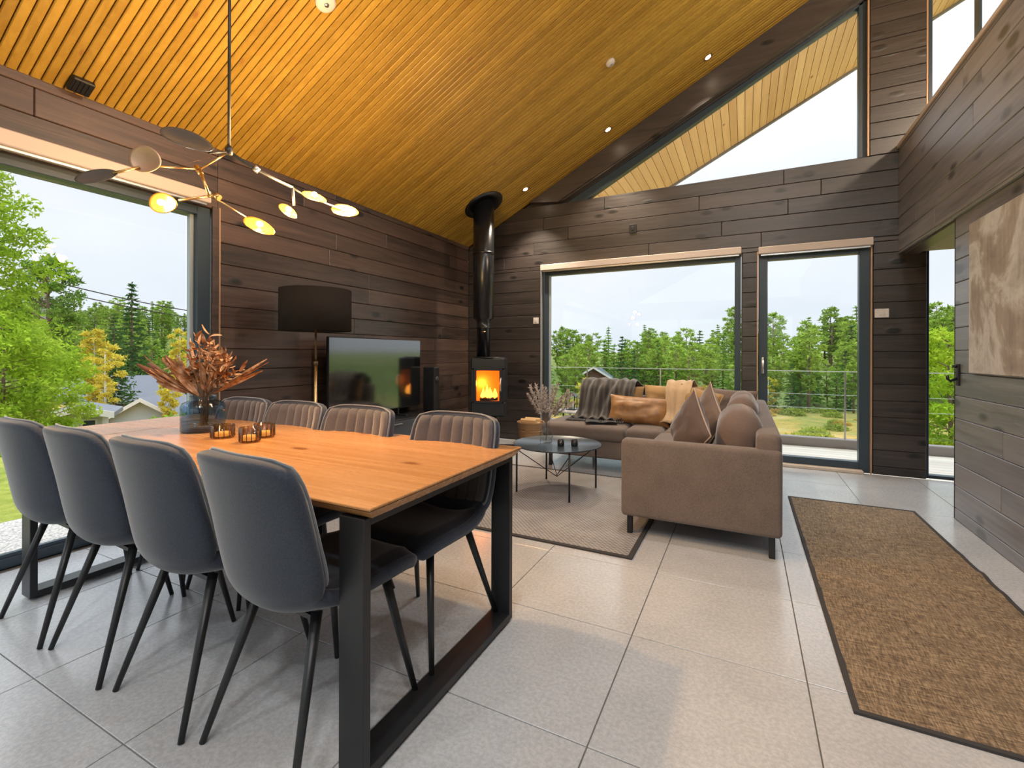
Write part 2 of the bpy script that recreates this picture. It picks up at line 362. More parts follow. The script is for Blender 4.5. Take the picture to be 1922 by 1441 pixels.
# ---------------------------------------------------------------- timber walls
PH, PZ0 = .1575, .081
def rows(z0, z1):
    z = PZ0 - PH; out = []
    while z < z1:
        a, b = max(z, z0), min(z+PH, z1)
        if b-a > .02: out.append((a, b))
        z += PH
    return out
def breaks(a, b, rng, first):
    pts = [a]; x = a + first
    while x < b-.4:
        pts.append(x); x += rng.uniform(1.1, 2.4)
    return pts + [b]
rng = random.Random(3)
def planks_y(parent, X, y0, y1, z0, z1, side, m=W_Y, th=.03):
    """boards running along Y whose face stands at X and looks to side"""
    for a, b in rows(z0, z1):
        pts = breaks(y0, y1, rng, rng.uniform(.4, 2.0))
        for p, q in zip(pts, pts[1:]):
            MB().box(X, p+.0012, a+.0015, X-side*th, q-.0012, b-.0015, ch=.004).build('plank', m, parent)
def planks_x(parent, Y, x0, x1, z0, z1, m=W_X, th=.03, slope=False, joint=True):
    for a, b in rows(z0, z1):
        xs = x0
        if slope:
            xa = max(x0, XL+(a-EAVE)/SLOPE); xb = max(x0, XL+(b-EAVE)/SLOPE)
        else: xa = xb = x0
        if x1-xa < .06: continue
        pts = breaks(xb, x1, rng, rng.uniform(.5, 2.0)) if joint else [xb, x1]
        for i, (p, q) in enumerate(zip(pts, pts[1:])):
            if i == 0 and xb-xa > .001:
                MB().prism([(xa, a+.0015), (q-.0012, a+.0015), (q-.0012, b-.0015), (p, b-.0015)], 'y', Y, Y+th).build('plank', m, parent)
            else: MB().box(p+.0012, Y, a+.0015, q-.0012, Y+th, b-.0015, ch=.004).build('plank', m, parent)
WIN_Y0, WIN_Y1, WIN_Z = -2.9, 2.05, 2.20
# left wall
wl = MB().box(XL-.20, WIN_Y1+.04, 0, XL-.03, YG+.2, EAVE).box(XL-.20, -3.2, WIN_Z, XL-.03, WIN_Y1+.04, EAVE).box(XL-.20, -3.2, 0, XL-.03, WIN_Y0, WIN_Z).build('wall_left', W_Y, kind='structure')
planks_y(wl, XL, WIN_Y1+.045, YG, 0, EAVE+.02, 1)
planks_y(wl, XL, -3.0, WIN_Y1+.045, WIN_Z+.005, EAVE+.02, 1)
planks_y(wl, XL, -3.0, WIN_Y0, 0, WIN_Z, 1)
# gable wall with its openings
TB = 3.075   # sill of the triangular window
GX0, GX1, GX2 = -2.36, -.035, .125; DX1 = 1.085; PX1 = 1.505; DZ = 2.24
wg = MB()
wg.box(XL, YG+.03, 0, GX0, YG+.2, EAVE).box(GX0, YG+.03, DZ, 3.1, YG+.2, TB).box(GX1, YG+.03, 0, GX2, YG+.2, DZ).box(DX1, YG+.03, 0, PX1, YG+.2, DZ)
wg.prism([(XL, EAVE), (GX0, EAVE), (GX0, TB), (XL+(TB-EAVE)/SLOPE, TB)], 'y', YG+.03, YG+.2)
wg.prism([(XL+(TB-EAVE)/SLOPE, TB), (-2.05, TB), (1.055, 4.63), (1.055, roofz(1.055))], 'y', YG+.03, YG+.2)
wg.prism([(1.055, TB), (PX1, TB), (PX1, roofz(PX1)), (1.055, roofz(1.055))], 'y', YG+.03, YG+.2)
wg.prism([(PX1, 5.0), (3.1, 5.0), (3.1, roofz(3.1)), (PX1, roofz(PX1))], 'y', YG+.03, YG+.2)
wg.box(2.9, YG+.03, 0, 3.1, YG+.2, 5.0)
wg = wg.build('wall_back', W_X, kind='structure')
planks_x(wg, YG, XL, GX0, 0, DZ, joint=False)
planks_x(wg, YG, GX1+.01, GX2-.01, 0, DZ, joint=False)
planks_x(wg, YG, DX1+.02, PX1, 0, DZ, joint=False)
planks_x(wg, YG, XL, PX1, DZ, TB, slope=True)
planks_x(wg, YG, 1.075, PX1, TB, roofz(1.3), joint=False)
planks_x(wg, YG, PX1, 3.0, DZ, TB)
# rake beam under the ceiling along the gable, dark timber, standing a little proud
bm = MB(); bm.prism([(-2.52, roofz(-2.52)-.015), (-2.52+.42, TB+.0), (-2.12, TB+.0), (-2.02, TB+.02), (1.06, 4.66), (1.06, roofz(1.06)-.015)], 'y', YG-.06, YG+.05)
bm.build('trim_1', W_X, kind='structure')
# right-hand wall below the loft
wr = MB().box(XR+.03, -3.2, 0, XR+.16, 4.335, 2.11).build('wall_right', W_Y, kind='structure')
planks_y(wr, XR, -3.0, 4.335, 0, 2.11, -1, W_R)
e = MB(); e.box(XR, 4.335, 0, XR+.16, 4.35, 2.11, ch=.003); e.build('plank_end', mat('dark_end_grain', (.022, .018, .018), .5), wr)
# loft parapet
wf = MB().box(XR+.005, -3.2, 2.09, XR+.12, YG, 3.10).build('wall_loft', W_Y, kind='structure')
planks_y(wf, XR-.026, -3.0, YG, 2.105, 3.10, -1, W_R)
MB().box(XR-.04, -3.2, 3.10, XR+.13, YG-.005, 3.135, ch=.004).build('cap_board', PALE, wf)
MB().box(XR+.12, -3.2, 2.115, 3.1, YG, 2.30).build('loft_floor', wood('loft_underside', (.20, .17, .10), (.30, .25, .16), 'y', rough=.5, knots=False), kind='structure')
MB().box(3.0, -3.2, 0, 3.12, YG+.2, roofz(3.0)).build('wall_side', W_Y, kind='structure')
wf2 = MB().box(XL-.2, -3.3, 0, -3.2, -3.2, 2.24).box(1.2, -3.3, 0, 3.1, -3.2, 2.24).box(XL-.2, -3.3, 2.24, 3.1, -3.2, 2.70)
wf2.prism([(XL-.2, 2.70), (-3.0, 2.70), (1.6, 5.03), (1.6, roofz(1.6)), (XL-.2, roofz(XL-.2))], 'y', -3.3, -3.2)
wf2.prism([(1.6, 2.70), (3.1, 2.70), (3.1, roofz(3.1)), (1.6, roofz(1.6))], 'y', -3.3, -3.2)
wf2.build('wall_front', W_X, kind='structure')

# ---------------------------------------------------------------- ceiling and soffit
def slab(x0, x1, y0, y1, zoff, th, mb=None):
    mb = mb or MB(); return mb.prism([(x0, roofz(x0)+zoff), (x1, roofz(x1)+zoff), (x1, roofz(x1)+zoff+th), (x0, roofz(x0)+zoff+th)], 'y', y0, y1)
ce = slab(XL-.25, 3.1, -3.3, YG+.2, .02, .2).build('ceiling', mat('groove_shadow', (.07, .03, .008), .8), kind='structure')
y = YG; bw = .0475
tilt = math.atan(SLOPE); Lx = (3.0-XL)/math.cos(tilt)
k = 0; back = MB()
while y > -3.1:
    mx = Matrix.Translation((XL, 0, EAVE)) @ Matrix.Rotation(-tilt, 4, 'Y')
    mb = MB() if y > -.2 else back
    mb.box(0, y-bw+.0028, 0, Lx, y-.0028, .018, ch=.0045, mx=mx)
    if y > -.2: mb.build('ceiling_board', CEIL, ce)
    y -= bw; k += 1
back.build('board_field', CEIL, ce, kind='stuff')
so = slab(-4.2, 3.1, YG+.2, 7.93, .02, .2).build('soffit', mat('soffit_groove', (.16, .08, .03), .8), kind='structure')
x = -3.9
while x < 3.0:
    MB().prism([(x+.003, roofz(x+.003)), (x+.092, roofz(x+.092)), (x+.092, roofz(x+.092)+.018), (x+.003, roofz(x+.003)+.018)], 'y', YG+.2, 7.9).build('soffit_board', SOFF, so)
    x += .095
slab(-4.2, 3.1, 7.9, 7.95, -.03, .27).build('fascia_board', mat('grey_fascia', (.20, .20, .21), .6), so)

# ---------------------------------------------------------------- windows and door
def pane_box(mb, *a): return mb.box(*a)
# window_1: the big opening in the left wall
w1 = root('window_1')
fx0, fx1 = XL-.14, XL-.01
MB().box(fx0, WIN_Y1-.095, .0, fx1, WIN_Y1-.005, WIN_Z, ch=.004).build('frame', FRAME, w1)
MB().box(fx0, WIN_Y0, .0, fx1, WIN_Y0+.12, WIN_Z, ch=.004).build('frame', FRAME, w1)
MB().box(fx0, WIN_Y0+.12, .0, fx1-.02, WIN_Y1-.095, .055, ch=.004).box(fx1-.06, WIN_Y0+.12, .055, fx1-.03, WIN_Y1-.095, .075).build('bottom_track', FRAME, w1)
MB().box(fx0, WIN_Y0+.12, WIN_Z-.06, fx1, WIN_Y1-.095, WIN_Z, ch=.004).build('frame', FRAME, w1)
MB().box(XL-.085, WIN_Y1-.12, .055, XL-.055, WIN_Y1-.095, WIN_Z-.06).build('glazing_bead', mat('pale_bead', (.35, .42, .46), .4), w1)
MB().box(XL-.075, WIN_Y0+.12, .055, XL-.069, WIN_Y1-.14, WIN_Z-.05).build('pane', PANE, w1)
MB().box(XL-.005, WIN_Y1, 0, XL+.012, WIN_Y1+.045, WIN_Z+.02, ch=.002).build('trim_2', W_Y, kind='structure')
MB().box(XL-.005, WIN_Y1+.045, 0, XL+.016, WIN_Y1+.055, WIN_Z+.02).build('trim_3', COPPER, kind='structure')
# window_2 and door_1 in the gable
def framed(name, x0, x1, z0, z1, fw_=.06, fb=.06, ft=.06, y0=YG+.05, y1=YG+.14):
    r_ = root(name)
    MB().box(x0, y0, z0, x0+fw_, y1, z1, ch=.003).build('frame', FRAME, r_); MB().box(x1-fw_, y0, z0, x1, y1, z1, ch=.003).build('frame', FRAME, r_)
    MB().box(x0+fw_, y0, z0, x1-fw_, y1, z0+fb, ch=.003).build('frame', FRAME, r_); MB().box(x0+fw_, y0, z1-ft, x1-fw_, y1, z1, ch=.003).build('frame', FRAME, r_)
    MB().box(x0+fw_, y0+.04, z0+fb, x1-fw_, y0+.046, z1-ft).build('pane', PANE, r_); return r_
w2 = framed('window_2', GX0+.02, GX1-.005, 0, DZ-.01)
MB().box(GX0+.08, YG+.06, .06, GX0+.105, YG+.08, DZ-.06).build('glazing_bead', mat('pale_bead_2', (.35, .42, .46), .4), w2)
d1 = framed('door_1', GX2+.005, DX1-.0, 0.0, DZ-.01, .085, .10, .085, YG+.02, YG+.11)
MB().box(GX2+.03, YG-.0, .95, GX2+.055, YG+.02, 1.12, ch=.004).build('handle_plate', STEEL, d1)
hd = MB(); hd.tube([(GX2+.045, YG+.01, 1.09), (GX2+.045, YG-.05, 1.09)], .009, 10); hd.tube([(GX2+.045, YG-.05, 1.09), (GX2+.045, YG-.05, .955)], .010, 10); hd.build('handle', STEEL, d1)
MB().box(GX0, YG-.04, 0, GX1, YG+.05, .018, ch=.003).build('trim_4', BLACK, kind='structure')
MB().box(GX2+.02, YG-.06, 0, DX1-.06, YG+.02, .03, ch=.004).build('threshold', PALE, d1)
MB().box(DX1, YG-.008, 0, DX1+.012, YG+.03, DZ+.03).build('trim_5', COPPER, kind='structure')
MB().box(GX2-.012, YG-.008, 0, GX2, YG+.03, DZ).build('trim_6', COPPER, kind='structure')
MB().box(GX0-.012, YG-.008, 0, GX0, YG+.03, DZ+.03).build('trim_7', mat('grey_edge', (.34, .36, .38), .4), kind='structure')
MB().box(1.056, YG-.006, TB, 1.070, YG+.03, 4.7).build('trim_8', COPPER, kind='structure')
MB().box(PX1-.008, YG-.006, 3.14, PX1+.004, YG+.03, 5.0).build('trim_9', COPPER, kind='structure')
# window_3: triangular light over the door
w3 = root('window_3'); q0, q1 = -2.05, 1.03
hyp = lambda x: 3.095 + (4.615-3.095)/(1.0+2.0)*(x+2.0)
MB().prism([(q0, TB), (q0+.25, TB+.0), (q1, hyp(q1)-.03), (q1, hyp(q1)+.05)], 'y', YG+.05, YG+.13).build('frame', FRAME, w3)
MB().box(q1-.035, YG+.05, TB, q1+.03, YG+.13, 4.62, ch=.003).build('frame', FRAME, w3)
MB().box(q0+.1, YG+.05, TB-.02, q1, YG+.13, TB+.015).build('frame', FRAME, w3)
MB().prism([(q0+.15, TB+.01), (q1-.03, TB+.01), (q1-.03, hyp(q1)-.03)], 'y', YG+.09, YG+.096).build('pane', PANE, w3)
framed('window_4', PX1+.0, 2.9, 0.0, DZ-.005, .03, .03, .05)
w5 = framed('window_5', PX1+.02, 2.9, 2.9, 5.0, .03, .04, .05)
MB().box(1.872, YG+.05, 2.94, 1.896, YG+.14, 4.95).build('mullion', FRAME, w5)

def at(px, py, d):
    return Vector((0, 0, EYE)) + (fw + rt*((px-CX)/F_PX) + up*((CY-py)/F_PX))*d

# ---------------------------------------------------------------- outdoors: terrace, ground, houses, trees
dk = MB().box(-4.6, YG+.16, -.22, 4.6, 7.20, -.07).build('terrace_deck', mat('deck_joist_dark', (.10, .09, .08), .8), kind='structure')
y = YG+.18
while y < 7.1:
    for a, b in ((-4.6, -1.3), (-1.3, 1.6), (1.6, 4.6)):
        MB().box(a+.002, y, -.075, b-.002, min(y+.137, 7.2), -.045, ch=.003).build('deck_board', DECKM, dk)
    y += .142
MB().box(-4.6, 7.20, -.22, 4.6, 7.34, .07, ch=.01).build('terrace_kerb', mat('grey_kerb', (.24, .22, .21), .6), dk)
rl = thing('glass_railing', 'clear glass railing with thin steel posts along the terrace edge', 'railing', (0, 7.27, .07))
x = -4.55; xs = []
while x < 4.6: xs.append(x); x += 1.14
for a in xs: MB().box(a-.009, -.009, 0, a+.009, .009, .86).build('post', STEEL, rl)
for a, b in zip(xs, xs[1:]): MB().box(a+.02, -.004, .05, b-.02, .004, .85).build('glass_panel', RAILG, rl)
MB().box(-4.56, -.008, .858, 4.56, .008, .870).build('top_rail', mat('pale_rail', (.45, .55, .50), .4), rl)
for z in (.56, .38): MB().tube([(-4.56, .012, z), (4.56, .012, z)], .0028, 6).build('wire', STEEL, rl)
t = thing('terrace_table', 'small round white-topped table out on the terrace behind the sofa', 'table', (-2.12, 6.30, -.045))
MB().lathe([(.001, .385), (.27, .385), (.27, .405), (.001, .405)], 32).build('tabletop', mat('white_tabletop', (.7, .7, .68), .4), t)
for g in (45, 135, 225, 315): MB().tube([(.20*math.cos(R(g)), .20*math.sin(R(g)), .385), (.24*math.cos(R(g)), .24*math.sin(R(g)), 0)], .010, 8).build('leg', BLACK, t)
t = thing('lantern', 'small black lantern standing on the white terrace table', 'lantern', (-2.19, 6.30, .36))
MB().box(-.065, -.065, 0, .065, .065, .012).build('base', BLACK, t)
for sx_ in (-1, 1):
    for sy_ in (-1, 1): MB().box(sx_*.058-.006, sy_*.058-.006, .012, sx_*.058+.006, sy_*.058+.006, .20).build('upright', BLACK, t)
MB().add([(-.075, -.075, .20), (.075, -.075, .20), (.075, .075, .20), (-.075, .075, .20), (-.02, -.02, .245), (.02, -.02, .245), (.02, .02, .245), (-.02, .02, .245)], [(3,2,1,0), (0,1,5,4), (1,2,6,5), (2,3,7,6), (3,0,4,7), (4,5,6,7)]).tube([(-.02, 0, .24), (-.018, 0, .27), (.018, 0, .27), (.02, 0, .24)], .004, 6).build('roof', BLACK, t)
MB().box(-.052, -.052, .012, .052, .052, .20).build('glass', CLEAR, t)
MB().lathe([(.001, .012), (.025, .012), (.025, .09), (.001, .09)], 16).build('candle', mat('ivory_candle', (.7, .65, .5), .5), t)

def sst(t): t = max(0, min(1, t)); return t*t*(3-2*t)
def ground_z(x, y):
    dl = max(0, -x-4.7); df = max(0, y-7.4)
    zl = -.13-3.7*sst(dl/24); zf = -1.7-2.3*sst(df/22)
    b = sst((y-5.2)/2.6) if x > -5.5 else sst((y-6)/10)
    z = zl*(1-b)+zf*b
    r = math.hypot(x, y); az = math.degrees(math.atan2(-x, y))
    z += 4.5*sst((r-48)/75)*sst((az-22)/30) + 5.5*sst((r-52)/70)
    if r > 8: z += .35*noise.noise(Vector((x*.12, y*.12, 0)))+.10*noise.noise(Vector((x*.6, y*.6, 3)))
    elif dl > 0: z += .05*noise.noise(Vector((x*1.5, y*1.5, 3)))*min(1, dl)
    return z
GR = mat('autumn_heath', (.2, .25, .06), .95, spec=.1); v = coords(GR); a = tex(GR, v, .35, 6, .65); b = tex(GR, v, 6, 5, .7)
c = ramp(GR, a, [(.32, (.15, .17, .035)), (.42, (.30, .26, .06)), (.52, (.50, .28, .07)), (.66, (.56, .42, .18))])
dist = N(GR, 'ShaderNodeVectorMath', operation='LENGTH'); L(GR, N(GR, 'ShaderNodeNewGeometry').outputs['Position'], dist.inputs[0])
fg = N(GR, 'ShaderNodeMapRange'); fg.inputs['From Min'].default_value = 44; fg.inputs['From Max'].default_value = 58; L(GR, dist.outputs['Value'], fg.inputs['Value'])
c = mixc(GR, fg.outputs[0], c, (.10, .17, .04))
gx = N(GR, 'ShaderNodeSeparateXYZ'); L(GR, N(GR, 'ShaderNodeNewGeometry').outputs['Position'], gx.inputs[0])
gm = N(GR, 'ShaderNodeMapRange'); gm.inputs['From Min'].default_value = 7; gm.inputs['From Max'].default_value = 2; L(GR, gx.outputs['Y'], gm.inputs['Value'])
gb = N(GR, 'ShaderNodeMapRange'); gb.inputs['From Min'].default_value = -22; gb.inputs['From Max'].default_value = -12; L(GR, gx.outputs['X'], gb.inputs['Value'])
c = mixc(GR, math_(GR, 'MULTIPLY', gm.outputs[0], math_(GR, 'MULTIPLY', gb.outputs[0], .85)), c, ramp(GR, a, [(.35, (.13, .24, .02)), (.65, (.32, .44, .05))]))
L(GR, mixc(GR, .45, c, ramp(GR, b, [(.35, (.07, .08, .02)), (.65, (.38, .33, .10))])), P(GR).inputs['Base Color']); bump(GR, b, 1.0, .08)
rs = [0, 3.0, 4.2, 5.2, 6, 7, 8.2, 9.6, 11.5, 14, 17, 21, 26, 32, 39, 47, 56, 66, 78, 92, 110, 130, 160, 200]; NA = 150; gv = []; gf = []
for r in rs:
    for k in range(NA):
        g = 2*math.pi*k/NA; x, y = -r*math.sin(g), r*math.cos(g); gv.append((x, y, ground_z(x, y) if r > 3 else -.5))
for j in range(len(rs)-1):
    for k in range(NA): gf.append((j*NA+k, j*NA+(k+1) % NA, (j+1)*NA+(k+1) % NA, (j+1)*NA+k))
# the ground starts outside the house: leave out faces under the floor
gf = [q for q in gf if not all(-3.7 < gv[i][0] < 3.3 and -3.5 < gv[i][1] < 7.4 for i in q)]
gv = [(x, y, -.5 if (-3.75 < x < 4.8 and -3.6 < y < 7.3) else z) for x, y, z in gv]
MB().add(gv, gf, 0, True).build('ground', GR, kind='structure')
GRV = mat('pale_gravel', (.5, .48, .45), .95); v = coords(GRV); vo = N(GRV, 'ShaderNodeTexVoronoi'); vo.inputs['Scale'].default_value = 45; L(GRV, v, vo.inputs[0])
L(GRV, mixc(GRV, .7, ramp(GRV, vo.outputs['Distance'], [(.1, (.60, .58, .54)), (.55, (.14, .13, .12))]), vo.outputs['Color']), P(GRV).inputs['Base Color'])
L(GRV, ramp(GRV, tex(GRV, coords(GRV), 60, 4), [(.35, (.30, .28, .26)), (.65, (.68, .65, .60))]), P(GRV).inputs['Base Color']); bump(GRV, vo.outputs['Distance'], .8, .02)
MB().box(-4.75, -4.2, -.3, XL-.2, 7.3, -.07).build('gravel_strip', GRV, kind='structure')

# foliage
def leafmat(name, c1, c2, c3, trans=.35):
    m = bpy.data.materials.new(name); m.use_nodes = True; t = m.node_tree; b = P(m); t.nodes.remove(b); o = [n for n in t.nodes if n.type == 'OUTPUT_MATERIAL'][0]
    df = N(m, 'ShaderNodeBsdfDiffuse'); tl = N(m, 'ShaderNodeBsdfTranslucent'); mx = N(m, 'ShaderNodeMixShader'); mx.inputs[0].default_value = trans
    v = coords(m); c = ramp(m, tex(m, v, 3.0, 4, .7), [(.32, c1), (.5, c2), (.70, c3)])
    c = mixc(m, .25, c, ramp(m, rnd(m), [(0, tuple(x*.5 for x in c1)), (1, c3)]))
    L(m, c, df.inputs[0]); L(m, c, tl.inputs[0]); L(m, df.outputs[0], mx.inputs[1]); L(m, tl.outputs[0], mx.inputs[2]); L(m, mx.outputs[0], o.inputs[0]); return m
BARK = mat('bark', (.16, .10, .07), .9); BARKW = mat('birch_bark', (.6, .58, .54), .8)
L_NEAR = leafmat('bright_pine_needles', (.13, .25, .015), (.33, .50, .03), (.58, .70, .09))
L_PINE = leafmat('pine_needles', (.07, .16, .025), (.16, .30, .04), (.29, .44, .07))
L_SPR = leafmat('spruce_needles', (.022, .065, .022), (.05, .12, .035), (.11, .20, .05))
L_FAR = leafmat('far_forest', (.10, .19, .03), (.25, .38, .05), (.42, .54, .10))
L_BIR = leafmat('birch_yellow', (.42, .36, .03), (.66, .54, .05), (.80, .68, .16))
L_SHR = leafmat('low_shrub', (.09, .22, .02), (.24, .42, .04), (.48, .56, .10))
def tris(mb, pts, size, rr_, mat=0, flat=.5, aspect=.27):
    for p in pts:
        d = Vector((rr_.gauss(0, 1), rr_.gauss(0, 1), rr_.gauss(0, flat))).normalized(); s_ = size*rr_.uniform(.6, 1.4)
        o_ = d.cross(Vector((rr_.gauss(0, 1), rr_.gauss(0, 1), rr_.gauss(0, 1)))).normalized()*s_*aspect
        n = len(mb.v); mb.v += [tuple(p-o_), tuple(p+o_), tuple(p+d*s_)]; mb.f.append((n, n+1, n+2)); mb.m.append(mat); mb.s.append(False)
def spruce(h, wid, seed, lev, per, size):
    rr_ = random.Random(seed); fo = MB(); tr = MB(); tr.tube([(0, 0, -.4), (0, 0, h*.5), (0, 0, h*.97)], [h*.016, h*.011, h*.002], 6)
    for i in range(lev):
        u = (i+.5)/lev; z = h*(.08+.92*u); rad = wid*(1-u)**.85+.02*h*.3; nb = max(4, int(9-4*u))
        for k in range(nb):
            g = 6.283*(k+rr_.random())/nb; rl_ = rad*rr_.uniform(.7, 1.1); dz = -.30*rl_
            pts = []
            for q in range(max(3, int(per*(rl_/wid)+2))):
                t_ = rr_.random()**.7; pts.append(Vector((math.cos(g)*rl_*t_, math.sin(g)*rl_*t_, z+dz*t_+.12*rl_*t_*t_)) + Vector((rr_.gauss(0, 1), rr_.gauss(0, 1), rr_.gauss(0, .5)))*rl_*.09)
            tris(fo, pts, size, rr_, flat=.35)
    tris(fo, [Vector((0, 0, h*rr_.uniform(.93, 1))) for _ in range(8)], size*.7, rr_, flat=1.5)
    return tr, fo
def pine(h, wid, seed, clumps, per, size, low=.25, trunk=1.0):
    rr_ = random.Random(seed); fo = MB(); tr = MB(); bend = rr_.uniform(-.03, .03)*h
    tr.tube([(0, 0, -.5), (bend*.4, 0, h*.45), (bend, 0, h*.93)], [h*.017*trunk, h*.012*trunk, h*.003], 7)
    for i in range(clumps):
        u = low+(1-low)*(i+.5)/clumps; z = h*u; e = math.sin(math.pi*min(1, (1-u)/(1-low)*.80+.16)); g = i*2.4+rr_.uniform(-.5, .5); rad = wid*e*rr_.uniform(.35, 1.0); cx_, cy_ = math.cos(g)*rad, math.sin(g)*rad
        tr.tube([(bend*u, 0, z-.08*h*rad/wid), (cx_*.9, cy_*.9, z)], [h*.005*trunk, h*.0015], 4, caps=False); R_ = wid*.42*rr_.uniform(.7, 1.15)*(.45+.55*e)
        pts = []
        for q in range(per):
            d = Vector((rr_.gauss(0, 1), rr_.gauss(0, 1), rr_.gauss(0, 1))).normalized()*R_*rr_.random()**.4; pts.append(Vector((cx_+d.x, cy_+d.y, z+d.z*.55)))
        tris(fo, pts, size, rr_, flat=1.0)
    return tr, fo
def joined(tr, fo, name, lm, bark=BARK):
    mb = MB(); mb.add(tr.v, tr.f, 0, True); n = len(mb.v); mb.v += fo.v; mb.f += [tuple(i+n for i in q) for q in fo.f]; mb.m += [1]*len(fo.f); mb.s += [False]*len(fo.f)
    return mb.build(name, [bark, lm])
def world(px, d): p = at(px, CY, d); return p.x, p.y
def place(o, x, y, s=1.0, rz=0, sink=.1, wide=1.0):
    o.location = (x, y, ground_z(x, y)-sink); o.scale = (s*wide, s*wide, s); o.rotation_euler = (0, 0, rz)
def near_tree(name, label, px, d, kit, lm, group=None, bark=BARK, s=1):
    tr, fo = kit; t = thing(name, label, 'tree', (0, 0, 0), 0, group); tr.build('trunk', bark, t); fo.build('foliage', lm, t, kind='stuff'); x, y = world(px, d); place(t, x, y, s); return t
near_tree('pine_tree', 'large bright green pine reaching the left edge of the big window', -80, 9.5, pine(6.4, 1.45, 1, 60, 330, .10, .10), L_NEAR)
near_tree('pine_tree', 'low bushy bright green pine at the left edge below the taller one', 5, 9.0, pine(2.9, 1.15, 2, 40, 330, .085, .10), L_NEAR)
near_tree('pine_tree', 'round bright green young pine right of the tall pines in the big window', 88, 13, pine(3.5, .95, 3, 44, 300, .085, .06), L_NEAR)
near_tree('pine_tree', 'slender bluish pine with bare lower trunk standing by the utility pole', 90, 19, pine(8.4, 1.15, 12, 44, 230, .13, .35), L_PINE)
near_tree('spruce_tree', 'single tall spruce rising above the hill between the wires and the roofs', 247, 40, spruce(10.6, 2.0, 5, 24, 11, .42), L_SPR)
near_tree('spruce_tree', 'dark compact spruce in front of the hill left of the tall spruce', 214, 30, spruce(6.2, 1.4, 6, 26, 16, .24), L_SPR)
near_tree('birch_tree', 'bright yellow birch left of the dark compact spruce', 178, 27, pine(5.0, .80, 7, 30, 130, .17, .15), L_BIR, bark=BARKW)
near_tree('birch_tree', 'small yellow birch close beside the larger yellow one', 198, 25, pine(4.2, .8, 8, 20, 110, .15, .15), L_BIR, bark=BARKW)
near_tree('birch_tree', 'yellow birch behind the dried bouquet near the window frame', 338, 32, pine(5.6, .8, 9, 26, 110, .18, .15), L_BIR, bark=BARKW)
near_tree('birch_tree', 'yellow-orange birch in front of the pale gabled house', 318, 24, pine(2.6, .6, 10, 20, 110, .14, .12), L_BIR, bark=BARKW)
near_tree('birch_tree', 'yellow birch beyond the terrace left of the dark throw', 1098, 26, pine(3.6, .75, 13, 20, 110, .15, .12), L_BIR, bark=BARKW)
near_tree('spruce_tree', 'narrow dark spruce standing alone in the forest edge behind the sofa', 1190, 38, spruce(5.7, .55, 16, 22, 12, .24), L_SPR)
near_tree('pine_tree', 'bright green pine seen through the narrow window right of the post', 1788, 15, pine(4.9, 1.35, 14, 34, 260, .13, .1), L_NEAR)
# low shrubs in front of the left window
sh0 = []
rr = random.Random(11)
for k in range(3):
    mb = MB(); pts = []
    for q in range(2600):
        d = Vector((rr.gauss(0, 1), rr.gauss(0, 1), abs(rr.gauss(0, 1)))).normalized(); q_ = rr.random()**.35; pts.append(Vector((d.x*.75, d.y*.75, d.z*.62))*q_)
    tris(mb, pts, .085, rr, flat=1); sh0.append(mb.build('shrub', L_SHR))
GS = 'low green shrubs on the slope outside the left window'
spots = [(rr.uniform(-260, 420), rr.uniform(7.0, 17)) for _ in range(64)]
for i, (px, d) in enumerate(spots):
    o = sh0[i] if i < 3 else sh0[i % 3].copy()
    if i >= 3: COL.objects.link(o)
    x, y = world(px, d); x = min(x, -6.2)
    place(o, x, y, rr.uniform(.4, .85), rr.uniform(0, 6), .05); tag(o, 'low green shrub on the slope outside the left window', 'shrub', GS)
# distant forest
protos = {'pine': [joined(*pine(7.2, 1.15, 20+i, 22, 52, .30, .30), 'pine_tree', L_FAR) for i in range(4)],
          'spruce': [joined(*spruce(7.4, 1.15, 30+i, 17, 8, .36), 'spruce_tree', L_PINE if i else L_SPR) for i in range(3)],
          'birch': [joined(*pine(4.6, .85, 40, 16, 60, .24, .15), 'birch_tree', L_BIR, BARKW)]}
used = set()
def far(kind, px, d, s, label, group):
    p = random.choice(protos[kind])
    if p.name in used: o = p.copy(); COL.objects.link(o)
    else: o = p; used.add(p.name)
    x, y = world(px, d); place(o, x, y, s, random.uniform(0, 6.28), .2, 1.25); tag(o, label, 'tree', group)
random.seed(21)
for i in range(300):
    px = random.uniform(930, 2000); d = random.choice([random.uniform(40, 50), random.uniform(48, 62), random.uniform(60, 80), random.uniform(70, 95)]); kind = random.choices(['pine', 'spruce', 'birch'], [.58, .36, .06])[0]
    s = random.uniform(.62, .95) if kind != 'birch' else random.uniform(.5, .8); s *= 1+(d-50)*.006
    if random.random() < .16: s *= 1.25
    lab = {'pine': 'green pine in the distant forest beyond the terrace', 'spruce': 'dark pointed spruce in the distant forest beyond the terrace', 'birch': 'yellow birch at the distant forest edge beyond the terrace'}[kind]
    far(kind, px, d, s, lab, {'pine': 'pines', 'spruce': 'spruces', 'birch': 'birches'}[kind]+' of the forest beyond the terrace')
for i in range(330):
    px = random.uniform(-250, 430); d = random.choice([random.uniform(44, 62), random.uniform(60, 84), random.uniform(80, 118), random.uniform(95, 125)]); kind = random.choices(['pine', 'spruce'], [.6, .4])[0]
    s = random.uniform(.5, .85)
    far(kind, px, d, s, {'pine': 'green pine on the wooded hill outside the left window', 'spruce': 'pointed spruce on the wooded hill outside the left window'}[kind], {'pine': 'pines', 'spruce': 'spruces'}[kind]+' on the hill outside the left window')
US = 'autumn bushes on the heath beyond the terrace'
ub = [MB() for _ in range(2)]
